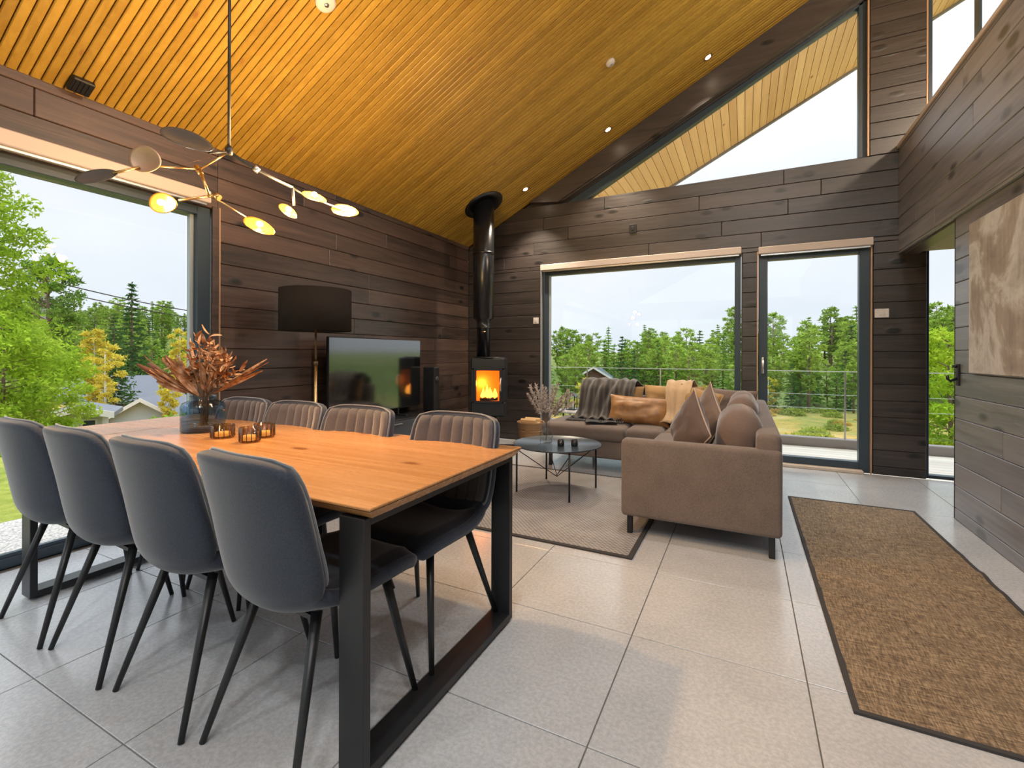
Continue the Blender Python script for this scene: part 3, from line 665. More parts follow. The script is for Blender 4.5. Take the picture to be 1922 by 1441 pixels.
for k, mb in enumerate(ub):
    pts = []
    for q in range(700):
        d_ = Vector((rr.gauss(0, 1), rr.gauss(0, 1), abs(rr.gauss(0, 1)))).normalized()*rr.random()**.4; pts.append(Vector((d_.x*.8, d_.y*.8, d_.z*.6)))
    tris(mb, pts, .17, rr, flat=1)
ub = [ub[0].build('bush', leafmat('russet_bush', (.30, .16, .03), (.50, .30, .05), (.62, .48, .12))), ub[1].build('bush', leafmat('olive_bush', (.14, .20, .03), (.30, .36, .05), (.50, .50, .10)))]
for i in range(110):
    o = ub[i] if i < 2 else ub[i % 2].copy()
    if i >= 2: COL.objects.link(o)
    x, y = world(random.uniform(940, 1900), random.uniform(22, 44)); place(o, x, y, random.uniform(.35, 1.15), random.uniform(0, 6), .1, 1.2)
    tag(o, ('russet low bush', 'olive-green low bush')[i % 2]+' on the heath before the distant forest', 'bush', US)
# houses
WALLW = mat('pale_grey_cladding', (.50, .53, .56), .7); ROOFG = mat('dark_felt_roof', (.12, .13, .155), .7); WALLD = mat('dark_cladding', (.07, .07, .08), .7); WALLR = mat('brown_cladding', (.16, .08, .06), .7)
def house(label, px, d, rz, w_, dep, eave, ridge, wallm, roofm, wins, name='house'):
    x, y = world(px, d); gz = ground_z(x, y)-.3; t = thing(name, label, 'house', (x, y, 0), rz)
    MB().prism([(-w_/2, gz), (w_/2, gz), (w_/2, eave), (0, ridge), (-w_/2, eave)], 'y', -dep/2, dep/2).build('wall', wallm, t)
    for s_ in (-1, 1):
        k_ = (ridge-eave)/(w_/2); e_ = .35
        MB().prism([(0, ridge), (s_*(w_/2+e_), eave-k_*e_), (s_*(w_/2+e_), eave-k_*e_+.14), (0, ridge+.16)], 'y', -dep/2-.4, dep/2+.4).build('roof_slope', roofm, t)
        MB().prism([(0, ridge-.02), (s_*(w_/2+e_), eave-k_*e_-.04), (s_*(w_/2+e_), eave-k_*e_+.16), (0, ridge+.18)], 'y', -dep/2-.44, -dep/2-.40).build('bargeboard', WHITE, t)
    for (wx, wz, ww, wh) in wins:
        f_ = MB().box(wx-ww/2-.05, -dep/2-.03, wz-wh/2-.05, wx+ww/2+.05, -dep/2+.01, wz+wh/2+.05).build('window', WHITE, t)
        MB().box(wx-ww/2, -dep/2-.04, wz-wh/2, wx+ww/2, -dep/2-.029, wz+wh/2).build('pane', mat('house_pane', (.05, .07, .09), .1), f_)
    return t
house('pale gabled house with white bargeboards behind the vase', 300, 27, R(50), 4.0, 6, -2.6, -1.35, WALLW, ROOFG, [(-1.0, -3.1, .5, .7), (.8, -3.1, .5, .7)])
house('dark house with long grey roof farther down the slope', 232, 36, R(-42), 4.6, 7, -2.3, -.75, WALLD, ROOFG, [(0, -3.0, .8, .8)])
house('tiny pale shed with flat dark roof among the shrubs', 156, 15.5, R(60), 1.15, 1.2, -.85, -.72, WALLW, ROOFG, [(.25, -1.25, .3, .4)], 'shed')
house('small brown cabin half hidden at the forest edge beyond the terrace', 1118, 46, R(10), 3.0, 3, -1.1, -.2, WALLR, ROOFG, [(-.6, -1.7, .6, .6), (.7, -1.7, .6, .6)], 'cabin')
# utility pole and wires
x, y = world(81, 21); t = thing('utility_pole', 'grey timber utility pole behind the slender pine', 'pole', (x, y, ground_z(x, y)))
zt = 4.55-ground_z(x, y); MB().tube([(0, 0, -.5), (0, 0, zt)], [.13, .09], 10).build('pole', mat('grey_pole', (.20, .19, .18), .8), t)
MB().box(-.5, -.05, zt-.25, .5, .05, zt-.15).build('cross_arm', BARK, t)
pa = Vector((x, y, 4.45)); pb = at(560, 596, 34)
for k, dz in enumerate((0, -.38)):
    pts = [pa.lerp(pb, i/16)+Vector((0, 0, dz-.55*math.sin(math.pi*i/16))) for i in range(17)]
    tag(MB().tube([p-pa for p in pts], .028, 5).build('power_line', BLACK, None, pa), ('upper', 'lower')[k]+' thin black power line crossing the sky in the left window', 'wire')

w6 = framed('added_window', -3.2, 1.2, 0, 2.24, .06, .06, .06, -3.30, -3.22)  # unseen window added behind the camera to let in more daylight
MB().prism([(-2.9, 2.71), (1.59, 2.71), (1.59, 4.98)], 'y', -3.27, -3.264).build('upper_pane', PANE, w6)
for x in (-1.74, -.27): MB().box(x-.03, -3.30, .06, x+.03, -3.22, 2.18).build('mullion', FRAME, w6)
# roller blinds
def blind(label, box, axis):
    t = thing('roller_blind', label, 'blind', ((box[0]+box[3])/2, (box[1]+box[4])/2, box[2])); ox, oy, oz = t.location
    b2 = [box[0]-ox, box[1]-oy, 0, box[3]-ox, box[4]-oy, box[5]-oz]
    MB().box(*b2, ch=.006).build('cassette', BLIND, t)
    z = -.006
    if axis == 'x': MB().box(b2[0]+.02, b2[1]+.02, -.018, b2[3]-.02, b2[1]+.045, .004, ch=.003).build('bottom_bar', STEEL, t)
    else: MB().box(b2[3]-.045, b2[1]+.02, -.018, b2[3]-.02, b2[4]-.02, .004, ch=.003).build('bottom_bar', STEEL, t)
    return t
blind('long pale roller blind cassette over the big left window', (XL+.001, WIN_Y0, 2.215, XL+.085, 2.0, 2.30), 'y')
blind('pale roller blind cassette over the wide window behind the sofa', (GX0+.0, YG-.055, 2.225, GX1, YG-.001, 2.30), 'x')
blind('pale roller blind cassette above the glazed terrace door', (GX2, YG-.075, 2.20, DX1+.01, YG-.001, 2.275), 'x')

# ---------------------------------------------------------------- dining table
TX0, TX1, TY0, TY1 = -3.22, -.858, .905, 1.815
tb = thing('dining_table', 'long oak dining table on black flat steel frame legs', 'table', ((TX0+TX1)/2, (TY0+TY1)/2, 0)); ox, oy, _ = tb.location
def tabletop(x0, x1, name='tabletop'):
    mb = MB(); a, b, c_, d = x0-ox, x1-ox, TY0-oy, TY1-oy
    mb.box(a, c_, .742, b, d, .75, ch=.002)
    mb.add([(a, c_, .742), (b, c_, .742), (b, d, .742), (a, d, .742), (a+.02, c_+.03, .715), (b-.02, c_+.03, .715), (b-.02, d-.03, .715), (a+.02, d-.03, .715)],
           [(0,4,5,1), (1,5,6,2), (2,6,7,3), (3,7,4,0), (4,7,6,5)])
    return mb.build(name, TOP, tb)
tabletop(-2.78, TX1); tabletop(TX0, -2.785, 'extension_leaf')
for cxl in (-.938, -2.985):
    lx = cxl-ox; y0_, y1_ = TY0+.015-oy, TY1-.015-oy
    fr = thing('leg_frame', None, None); fr.parent = tb
    MB().box(lx-.045, y0_, .012, lx+.045, y0_+.028, .712, ch=.002).build('upright', BLACK, fr)
    MB().box(lx-.045, y1_-.028, .012, lx+.045, y1_, .712, ch=.002).build('upright', BLACK, fr)
    MB().box(lx-.045, y0_+.028, .012, lx+.045, y1_-.028, .040, ch=.002).build('foot_bar', BLACK, fr)
    MB().box(lx-.045, y0_+.028, .69, lx+.045, y1_-.028, .712, ch=.002).build('top_bar', BLACK, fr)
    for yy in (y0_+.03, y1_-.03): MB().lathe([(.016, 0), (.016, .006), (.006, .007), (.006, .014)], 12, (lx, yy, 0)).build('levelling_foot', BLACK, fr)
MB().box(TX0+.25-ox, -.03, .69, TX1-.15-ox, .03, .714).build('rail', BLACK, tb)

# ---------------------------------------------------------------- dining chairs
def smooth(t): return t*t*(3-2*t)
def prof(v):
    """centre line of the shell: v 0 top of back .. 1 front of seat -> (y, z)"""
    pts = [(-.274, .882), (-.262, .81), (-.238, .68), (-.222, .58), (-.205, .50), (-.160, .452), (-.08, .440), (.03, .447), (.13, .456), (.21, .456), (.25, .440)]
    t = v*(len(pts)-1); i = min(int(t), len(pts)-2); u = t-i
    p0, p1, p2, p3 = pts[max(i-1, 0)], pts[i], pts[i+1], pts[min(i+2, len(pts)-1)]
    return tuple(.5*((2*p1[k])+(-p0[k]+p2[k])*u+(2*p0[k]-5*p1[k]+4*p2[k]-p3[k])*u*u+(-p0[k]+3*p1[k]-3*p2[k]+p3[k])*u**3) for k in (0, 1))
def shellpt(a, v, off=0):
    """a in -1..1 across, v along; off pushes the point to the sitter's side"""
    y, z = prof(v); e = 1e-3; y1, z1 = prof(min(v+e, 1)); y0, z0 = prof(max(v-e, 0)); ty, tz = y1-y0, z1-z0; l = math.hypot(ty, tz)
    ny, nz = -tz/l, ty/l          # towards the sitter / up
    if nz < -.0 and v > .5: ny, nz = -ny, -nz
    if v <= .5 and ny < 0: ny, nz = -ny, -nz
    hw = np.interp(v, [0, .04, .12, .3, .42, .5, .6, .8, .93, 1], [.185, .214, .228, .230, .215, .205, .214, .218, .205, .175])
    wrap = np.interp(v, [0, .15, .35, .5, .65, 1], [.035, .06, .080, .075, .030, .006])*abs(a)**2.4
    dz = 0
    if v < .12: dz = -.020*abs(a)**4*(1-v/.12)
    return (a*hw, y+ny*(wrap+off), z+nz*(wrap+off)+dz)
def make_chair():
    t = thing('dining_chair', '', 'chair')
    mb = MB(); mb.grid(lambda u, v: shellpt(u*2-1, v), 13, 25)
    o = mb.build('shell', VELVET, t); bake(o, [('SOLIDIFY', dict(thickness=.045, offset=0)), ('SUBSURF', dict(levels=1, render_levels=1))])
    def pad(u, v):
        a = (u*2-1)*.90; ridge = abs(math.sin(u*math.pi*7))**.45; edge = min(1, v/.05, (1-v)/.05, u/.03, (1-u)/.03)
        return shellpt(a, .035+v*.37, .021+(.010*ridge+.006)*max(0, edge))
    MB().grid(pad, 71, 14).build('channelled_back', VELVET_WARM, t)
    def padseat(u, v):
        a = (u*2-1)*.88; edge = min(1, v/.12, (1-v)/.10, u/.1, (1-u)/.1)
        return shellpt(a, .50+v*.45, .020+.022*smooth(max(0, edge)))
    MB().grid(padseat, 21, 14).build('seat_cushion', VELVET, t)
    path = [shellpt(-.965, .47-i*.44/12, .016) for i in range(13)] + [shellpt(-.93+i*1.86/12, .008, .018) for i in range(1, 12)] + [shellpt(.965, .03+i*.44/12, .016) for i in range(13)]
    MB().tube([Vector(p)*1.0 for p in path], .0045, 6).build('piping', RIM_LIGHT, t)  # edge tube whose paler colour carries the light on the rim
    for sx_ in (-1, 1):
        MB().tube([(sx_*.135, .15, .432), (sx_*.205, .232, .002)], [.0155, .009], 10).build('leg', BLACK, t)
        MB().tube([(sx_*.135, -.10, .432), (sx_*.215, -.232, .002)], [.0155, .009], 10).build('leg', BLACK, t)
    u = MB(); u.box(-.12, -.11, .405, .12, -.08, .42).box(-.12, .14, .405, .12, .17, .42).box(-.02, -.1, .407, .02, .16, .418); u.build('underframe', BLACK, t)
    return t
chair = make_chair()
NEAR = [(-1.19, 1.03, -5, 'blue-grey velvet chair nearest the camera, on the near side of the table'),
        (-1.68, 1.03, -3, 'second blue-grey velvet chair along the near side of the table'),
        (-2.17, 1.03, -3, 'third blue-grey velvet chair along the near side, second from the big window'),
        (-2.645, 1.03, -2, 'near-side velvet chair at the far left end, next to the big window')]
FAR = [(-1.165, 1.545, 180, 'far-side chair at the right end of the table, striped back facing the camera'),
       (-1.745, 1.545, 181, 'far-side chair with striped back, second from the right end, before the television'),
       (-2.215, 1.545, 179, 'far-side chair with striped back below the floor lamp'),
       (-2.66, 1.545, 180, 'far-side chair at the left end behind the vase, beside the window frame')]
for i, (x, y, rz, lab) in enumerate(NEAR+FAR):
    o = chair if i == 0 else copy_tree(chair)
    o.location = (x, y, 0); o.rotation_euler = (0, 0, R(rz)); o['label'] = lab; o['group'] = 'velvet dining chairs around the table'

# ---------------------------------------------------------------- things on the dining table
def lathe_glass(name, outer, th, m, parent, n=32):
    inner = [(max(r-th, .001), max(z, outer[0][1]+th*1.5)) for r, z in outer][::-1]
    return MB().lathe([(0.0005, outer[0][1])]+outer+inner+[(.0005, inner[-1][1])], n).build(name, m, parent)
t = thing('vase', 'broad blue-grey glass vase with short neck on the dining table', 'vase', (-2.49, 1.43, .75))
lathe_glass('body', [(.094, 0), (.100, .006), (.100, .125), (.092, .145), (.060, .158), (.055, .172), (.062, .180)], .004, BLUEG, t)
MB().lathe([(.001, .010), (.092, .010), (.093, .05), (.001, .05)], 28).build('water', glass('vase_water', (.86, .90, .92), .6), t)
def leafblade(mb, p0, d, length, wid, curl, rr, n=7):
    d = Vector(d).normalized(); s_ = d.cross(Vector((0, 0, 1))); s_ = s_.normalized() if s_.length > .1 else Vector((1, 0, 0))
    s_ = (Matrix.Rotation(rr.uniform(0, 6.28), 3, d) @ s_); nn = s_.cross(d); v = []
    for i in range(n):
        u = i/(n-1); wv_ = wid*math.sin(math.pi*min(1, u*.92+.04))**.7; c_ = Vector(p0)+d*length*u+nn*curl*u*u
        v += [c_-s_*wv_+nn*wv_*.5, c_, c_+s_*wv_+nn*wv_*.5]
    f = []
    for i in range(n-1):
        k_ = i*3; f += [(k_, k_+1, k_+4, k_+3), (k_+1, k_+2, k_+5, k_+4)]
    mb.add(v, f, 0, True)
t = thing('dried_bouquet', 'rust-brown dried flowers and leaves standing in the blue-grey vase', 'flowers', (-2.49, 1.43, .765))
rr = random.Random(5); camdir = Vector((.893, .4507, 0))
stems = MB(); petals = MB(); heads = MB(); pods = MB()
fan = [(-62, .40, 'broad'), (-55, .36, 'broad'), (-48, .37, 'broad'), (-38, .30, 'broad'), (-28, .33, 'broad'), (-14, .31, 'curly'), (-4, .34, 'curly'), (6, .37, 'curly'), (10, .40, 'curly'), (18, .36, 'curly'),
       (26, .33, 'curly'), (33, .34, 'curly'), (40, .30, 'curly'), (47, .30, 'curly'), (55, .36, 'blade'), (62, .34, 'blade'), (-20, .36, 'blade'), (-45, .27, 'curly'), (0, .25, 'broad'), (20, .22, 'broad'), (-33, .22, 'broad'), (36, .25, 'curly')]
for ang, ln, kind in fan:
    a = R(ang + rr.uniform(-3, 3)); dep = rr.uniform(-.35, .35)
    d = (camdir*math.sin(a) + Vector((0, 0, math.cos(a))) + Vector((-.45, .89, 0))*dep*.8).normalized()
    base = Vector((rr.uniform(-.02, .02), rr.uniform(-.02, .02), .012)); neck = Vector((d.x*.03, d.y*.03, .165)); tip = neck + d*(ln-.08)
    stems.tube([base, neck, neck.lerp(tip, .8)], [.003, .0025, .002], 5)
    if kind == 'broad':
        for q in range(5): leafblade(petals, neck+d*rr.uniform(.0, .10), d+Vector((rr.uniform(-.2, .2), rr.uniform(-.2, .2), rr.uniform(-.16, .16))), ln*rr.uniform(.38, .74), rr.uniform(.006, .019), rr.uniform(-.06, .06), rr)
        if ang < -40: pods.tube([neck+d*(ln*.45), neck+d*(ln*.7), neck+d*(ln*.86)], [.011, .014, .006], 8)
    elif kind == 'blade':
        for q in range(2): leafblade(petals, neck+d*.02, d+Vector((rr.uniform(-.08, .08), 0, rr.uniform(-.06, .06))), ln*.85, .009, rr.uniform(-.05, .05), rr)
    else:
        for q in range(20):
            p = tip - d*rr.uniform(0, .14) + Vector((rr.uniform(-.025, .025), rr.uniform(-.025, .025), rr.uniform(-.02, .03)))
            dd = Vector((rr.gauss(0, 1), rr.gauss(0, 1), rr.gauss(.3, 1)))
            leafblade(heads, p, dd, rr.uniform(.03, .06), rr.uniform(.006, .011), rr.uniform(-.03, .03), rr, 5)
stems.build('stems', STEM, t); pods.build('seed_pods', mat('seed_pod', (.16, .06, .035), .8), t, kind='stuff'); petals.build('broad_leaves', DRIED, t, kind='stuff'); heads.build('curled_flowers', DRIED, t, kind='stuff')
def tealight(name, label, loc, r, h, group, m=SMOKE, light=0):
    t = thing(name, label, 'candle holder', loc, 0, group); o_ = []
    n = 28
    def cup(rad): return [(.0005, 0), (rad*.92, 0), (rad, .006), (rad, h), (rad-.003, h), (rad-.004, .008), (.0005, .008)]
    MB().lathe(cup(r), n).build('glass_cup', m, t)
    rb = MB()
    for k_ in range(14):
        g = 2*math.pi*k_/14; rb.tube([(r*math.cos(g), r*math.sin(g), .006), (r*math.cos(g), r*math.sin(g), h-.003)], .0018, 5)
    if r > .035: rb.build('ribs', mat('smoked_rib', (.06, .045, .03), .2), t)
    MB().lathe([(.0005, .009), (r*.62, .009), (r*.62, h*.45), (.0005, h*.45)], 20).build('candle', CANDLE, t)
    return t
G1 = 'smoked tealight holders on the dining table'
tealight('tealight_holder', 'smoked ribbed tealight holder right beside the vase', (-2.205, 1.355, .75), .050, .062, G1)
tealight('tealight_holder', 'front one of the two smoked tealight holders away from the vase', (-1.99, 1.345, .75), .043, .068, G1)
tealight('tealight_holder', 'smoked tealight holder half hidden behind another one', (-2.045, 1.455, .75), .045, .066, G1)

# ---------------------------------------------------------------- pendant lamp with leaf shades
hub = at(430, 285, 2.2)
pt = thing('pendant_lamp', 'branching pendant lamp with metal leaf discs above the dining table', 'lamp', (hub.x, hub.y, hub.z))
def rel(p): return Vector(p)-hub
ctop = Vector((hub.x, hub.y, roofz(hub.x)-.001))
MB().tube([rel(hub)+Vector((0, 0, .02)), rel(ctop)], .007, 10).build('cord', BLACK, pt)
MB().lathe([(.001, -.022), (.05, -.02), (.055, 0), (.001, 0)], 24, rel(ctop)).build('ceiling_rose', BLACK, pt)
MB().lathe([(.001, -.02), (.016, -.014), (.018, .01), (.010, .028), (.001, .03)], 16).build('hub', BLACK, pt)
J1, J2, J3, J4, J5 = at(375, 318, 2.13), at(393, 368, 2.12), at(480, 318, 2.28), at(549, 352, 2.4), at(552, 386, 2.42)
arm = MB()
for a, b, r_ in ((hub, J1, .0045), (J1, J2, .0065), (J1, at(298, 312, 2.02), .0042), (at(262, 314, 2.0), at(212, 325, 1.95), .006), (J2, at(402, 368, 2.12), .008), (J2, at(335, 376, 2.06), .006), (at(402, 370, 2.12), at(462, 408, 2.2), .0036), (J3, at(478, 322, 2.27), .003)):
    arm.tube([rel(a), rel(b)], r_, 8)
arm.tube([rel(at(368, 312, 2.14)), rel(at(378, 328, 2.13))], .011, 8).tube([rel(at(404, 366, 2.12)), rel(at(412, 372, 2.12))], .014, 10)
arm.tube([rel(hub), rel(at(318, 316, 2.02))-Vector((0, 0, 0))], .0001, 4)
arm.build('brass_arms', BRASS, pt)
arm = MB(); arm.tube([rel(hub), rel(J3), rel(J4)], .008, 8).tube([rel(J4), rel(J5)], .008, 8).tube([rel(J4), rel(at(570, 366, 2.46)), rel(at(640, 392, 2.52))], .005, 8).tube([rel(hub), rel(at(392, 287, 2.08))], .005, 8)
arm.build('black_arms', BLACK, pt)
MB().tube([rel(at(478, 322, 2.27)), rel(at(485, 314, 2.27))], .014, 10).build('joint', STEEL, pt)
def disc(px, py, d, wpx, hpx, ang, m, lit=0, name='leaf_shade', dish=.14):
    """leaf: pointed oval dish seen as wpx x hpx"""
    c_ = rel(at(px, py, d)); k_ = d/F_PX; a_, b_ = wpx*k_/2, max(wpx*.62, hpx)*k_/2
    tiltx = math.acos(min(1, hpx/max(wpx*.62, hpx)))
    ca, sa = math.cos(ang), math.sin(ang)
    U_ = rt*ca + up*sa; W_ = -rt*sa + up*ca; Wt = W_*math.cos(tiltx) + fw*math.sin(tiltx)*1; Nn = U_.cross(Wt).normalized()
    if Nn.z < 0: Nn = -Nn
    def pnt(u, v):
        rad, g = v, u*2*math.pi; x_ = rad*math.cos(g)*a_; y_ = rad*math.sin(g)*b_*(1-.12*math.cos(g))
        return c_ + U_*x_ + Wt*y_ + Nn*(dish*a_*(rad*rad-1))*1
    mb = MB(); mb.grid(pnt, 28, 8, wrap=True); s_ = mb.build(name, m, pt)
    bake(s_, [('SOLIDIFY', dict(thickness=.0025, offset=0))])
    if lit:
        bp = c_ + Nn*.012
        bb = MB(); bb.lathe([(.001, -.013), (.011, -.009), (.0145, 0), (.011, .009), (.001, .013)], 14, bp); bb.build('bulb', BULB, s_)
        lamp('pendant_bulb_light', 'POINT', hub + bp + Nn*.03, lit, (1, .60, .27), .03)
    return s_
AMBER = mat('lit_amber_leaf', (.80, .45, .10), .22, .9)
disc(181, 330, 1.95, 78, 38, R(3), GREYDISC)
disc(272, 299, 2.0, 62, 50, R(-14), PINKDISC)
disc(352, 261, 2.05, 98, 38, R(-27), mat('steel_leaf', (.11, .13, .16), .3, .6))
disc(306, 381, 2.05, 54, 38, R(-8), AMBER, 4)
disc(487, 424, 2.2, 62, 24, R(-32), AMBER, 8)
disc(541, 396, 2.4, 40, 16, R(-44), AMBER, 8)
disc(590, 369, 2.46, 48, 18, R(-24), AMBER, 30)
disc(648, 395, 2.52, 52, 26, R(-14), AMBER, 52)

# ---------------------------------------------------------------- ceiling fittings
rotc = Matrix.Rotation(-tilt, 4, 'Y')
def ceil_thing(name, label, cat, x, y, group=None):
    t = thing(name, label, cat, (x, y, roofz(x)), 0, group); t.rotation_euler = (0, -tilt, 0); return t
for (x, y), lab in zip(SPOTS_SEEN, ('lit downlight highest up, above the triangular window', 'middle one of the three lit downlights along the dark rake beam', 'lowest lit downlight, beside the stove flue collar')):
    t = ceil_thing('downlight', lab, 'light', x, y, 'ceiling downlights')
    MB().lathe([(.030, -.004), (.045, -.004), (.045, .002), (.030, .002)], 24, closed=True).build('bezel', BRASS, t)
    MB().lathe([(.001, -.003), (.031, -.003), (.031, .002), (.001, .002)], 20).build('lens', SPOTE, t)
for x, y in SPOTS_FILL:
    t = ceil_thing('downlight', 'unseen ceiling downlight added to brighten the room', 'light', x, y, 'added downlights out of view')
    MB().lathe([(.040, -.004), (.055, -.004), (.055, .002), (.040, .002)], 24, closed=True).build('bezel', BRASS, t)
    MB().lathe([(.001, -.003), (.041, -.003), (.041, .002), (.001, .002)], 20).build('lens', SPOTE, t)
for i, p in enumerate(FILL_GLOBES+[LOFT_FILL]):
    t = thing('added_globe', ('left unseen globe lamp added behind the camera for brightness', 'right unseen globe lamp added behind the camera for brightness', 'unseen globe lamp added in the loft for brightness')[i], 'lamp', p, 0, 'added globe lamps out of view')
    MB().lathe([(.001, -.10), (.05, -.087), (.087, -.05), (.10, 0), (.087, .05), (.05, .087), (.02, .10)], 24).build('globe', glass('opal_glass', (.98, .97, .95), .3), t)
    MB().lathe([(.001, -.03), (.03, 0), (.001, .03)], 14).build('bulb', mat('added_globe_bulb', (1, .9, .8), .5, emit=(1, .88, .74), estr=12), t)
    MB().tube([(0, 0, .10), (0, 0, roofz(p[0])-p[2])], .005, 6).build('cord', BLACK, t)
for i, p in enumerate(FILL_SCONCES):
    t = thing('added_sconce', ('unseen black sconce added left of the wide window to light the soffit', 'unseen black sconce added right of the terrace door to light the soffit')[i], 'lamp', p, 0, 'added sconces on the outer gable wall')
    MB().lathe([(.045, -.10), (.05, -.10), (.05, .10), (.045, .10)], 24, closed=True).build('cup', BLACK, t)
    MB().box(-.02, -.10, -.04, .02, -.04, .04).build('bracket', BLACK, t)
for (x, y), lab, r_ in (((-1.121, 4.266), 'small round white detector on the ceiling between the downlights', .045), ((-2.263, 2.0), 'white round smoke alarm at the top edge near the lamp cord', .062)):
    t = ceil_thing('smoke_detector', lab, 'detector', x, y)
    MB().lathe([(.001, -.032), (r_*.7, -.030), (r_*.95, -.018), (r_, 0), (.001, 0)], 28).build('housing', WHITE, t)
    MB().lathe([(.001, -.036), (r_*.22, -.035), (r_*.25, -.030), (.001, -.029)], 14).build('button', STEEL, t)
t = ceil_thing('ceiling_vent', 'small black square vent on the ceiling above the left window', 'vent', -3.40, 1.27)
MB().box(-.05, -.05, -.03, .05, .05, 0, ch=.005).build('housing', BLACK, t)
for q in range(4): MB().box(-.04, -.036+q*.02, -.034, .04, -.026+q*.02, -.029).build('slat', BLACK, t)
# wall plates
def plate(label, x, z, wd, ht, m, cat, name, knob=True):
    t = thing(name, label, cat, (x, YG, z)); MB().box(-wd/2, -.010, -ht/2, wd/2, 0, ht/2, ch=.003).build('plate', m, t)
    if knob: MB().box(-wd*.22, -.014, -ht*.22, wd*.22, -.010, ht*.22, ch=.002).build('rocker', m, t)
plate('white light switch on the dark wall left of the wide window', -2.437, 1.585, .075, .08, WHITE, 'switch', 'light_switch')
plate('white double switch on the dark post right of the terrace door', 1.171, 1.55, .11, .085, WHITE, 'switch', 'light_switch')
plate('small black square socket high on the gable wall', -1.188, 2.641, .085, .105, BLACK, 'socket', 'wall_socket')
# painting and hook on the right-hand wall
t = thing('painting', 'large unframed brown and grey abstract canvas on the right wall', 'painting', (XR-.001, 3.34, 1.035))
MB().box(-.022, -.70, 0, 0, .70, .965, ch=.004).build('canvas', ART, t)
t = thing('wall_hook', 'black metal coat hook on the right wall end below the painting', 'hook', (XR, 4.265, .94))
MB().box(-.012, -.02, 0, 0, .02, .15, ch=.003).build('back_plate', BLACK, t)
MB().tube([(-.010, 0, .05), (-.045, 0, .03), (-.06, 0, .045), (-.062, 0, .07)], .009, 10).build('prong', BLACK, t)
MB().tube([(-.010, 0, .13), (-.035, 0, .135)], .010, 10).build('peg', BLACK, t)

# ---------------------------------------------------------------- stove and flue
SX, SY = -2.735, 4.89
t = thing('wood_stove', 'black wood-burning stove on a pedestal with a lit orange fire', 'stove', (SX, SY, 0), R(22))
MB().box(-.30, -.36, 0, .30, .30, .010, ch=.003).build('hearth_plate', mat('hearth', (.012, .012, .013), .25), t)
MB().lathe([(.13, .010), (.13, .03), (.085, .05), (.085, .36), (.15, .42)], 28).build('pedestal', STOVE, t)
def rrect(w_, d_, r_, n=6):
    pts = []
    for cx_, cy_, a0 in ((w_-r_, d_-r_, 0), (-w_+r_, d_-r_, 90), (-w_+r_, -d_+r_, 180), (w_-r_, -d_+r_, 270)):
        for i in range(n+1): g = R(a0+90*i/n); pts.append((cx_+r_*math.cos(g), cy_+r_*math.sin(g)))
    return pts
bd = MB()
W2, D2, z0_, z1_ = .20, .19, .42, 1.10
bd.box(-W2, -.02, z0_, W2, D2, z1_, ch=.02)                       # back half
bd.box(-W2, -D2, z0_, W2, -.02, z0_+.17, ch=.012).box(-W2, -D2, z1_-.13, W2, -.02, z1_, ch=.012)
bd.box(-W2, -D2, z0_+.17, -W2+.045, -.02, z1_-.13, ch=.006).box(W2-.045, -D2, z0_+.17, W2, -.02, z1_-.13, ch=.006)
bd.build('body', STOVE, t)
MB().lathe([(.001, z1_), (.19, z1_), (.19, z1_+.012), (.001, z1_+.014)], 32).build('top_plate', STOVE, t)
MB().box(-W2+.045, -.04, z0_+.17, W2-.045, -.021, z1_-.13).build('firebox_lining', GLOW, t)
dr = MB(); a_, b_, c_, d_ = -W2+.035, W2-.035, z0_+.155, z1_-.115
dr.box(a_, -D2-.014, c_, a_+.03, -D2-.001, d_, ch=.003).box(b_-.03, -D2-.014, c_, b_, -D2-.001, d_, ch=.003).box(a_+.03, -D2-.014, c_, b_-.03, -D2-.001, c_+.03, ch=.003).box(a_+.03, -D2-.014, d_-.03, b_-.03, -D2-.001, d_, ch=.003)
dr = dr.build('door', STOVE, t)
MB().box(a_+.03, -D2-.006, c_+.03, b_-.03, -D2-.003, d_-.03).build('glass', SHADEG, dr)
MB().tube([(b_-.012, -D2-.014, c_+.14), (b_-.012, -D2-.04, c_+.16), (b_-.012, -D2-.04, c_+.28), (b_-.012, -D2-.014, c_+.30)], .007, 8).build('handle', STEEL, dr)
fl = MB(); rr = random.Random(2)
for i in range(9):
    x = rr.uniform(-.08, .08); h = rr.uniform(.08, .20)*(1-abs(x)*5); y_ = rr.uniform(-.13, -.07)
    fl.lathe([(.001, 0), (.022, .02), (.026, h*.35), (.012, h*.75), (.001, h)], 10, (x, y_, z0_+.205))
fl.build('flames', FLAME, t)
for dx, dy, rz in ((-.03, -.10, .3), (.03, -.08, -.5), (0, -.12, 1.2)):
    MB().tube([(dx-.08*math.cos(rz), dy-.03*math.sin(rz), z0_+.19), (dx+.08*math.cos(rz), dy+.03*math.sin(rz), z0_+.20)], .02, 8).build('fire_log', mat('charred_log', (.03, .02, .015), .9), t)
lamp('fire_light', 'POINT', (SX-.05, SY-.13, .80), 6, (1, .35, .08), .04)
t = thing('flue_pipe', 'tall black flue pipe rising from the stove to a round ceiling collar', 'pipe', (-2.85, 4.93, 1.1145))
zt = roofz(-2.85)-1.1145
MB().lathe([(.083, 0), (.083, .34), (.090, .345), (.090, .36), (.083, .365), (.083, .42), (.095, .45), (.127, .47), (.127, zt+.09)], 36).build('pipe', PIPE, t)
MB().lathe([(.130, 1.24), (.130, 1.27)], 36).build('joint_band', PIPE, t)
MB().tube([(.02, -.080, .30), (.05, -.12, .30), (.09, -.10, .30)], .006, 8).build('damper_handle', BRASS, t)
cm = Matrix.Translation((0, 0, zt)) @ rotc
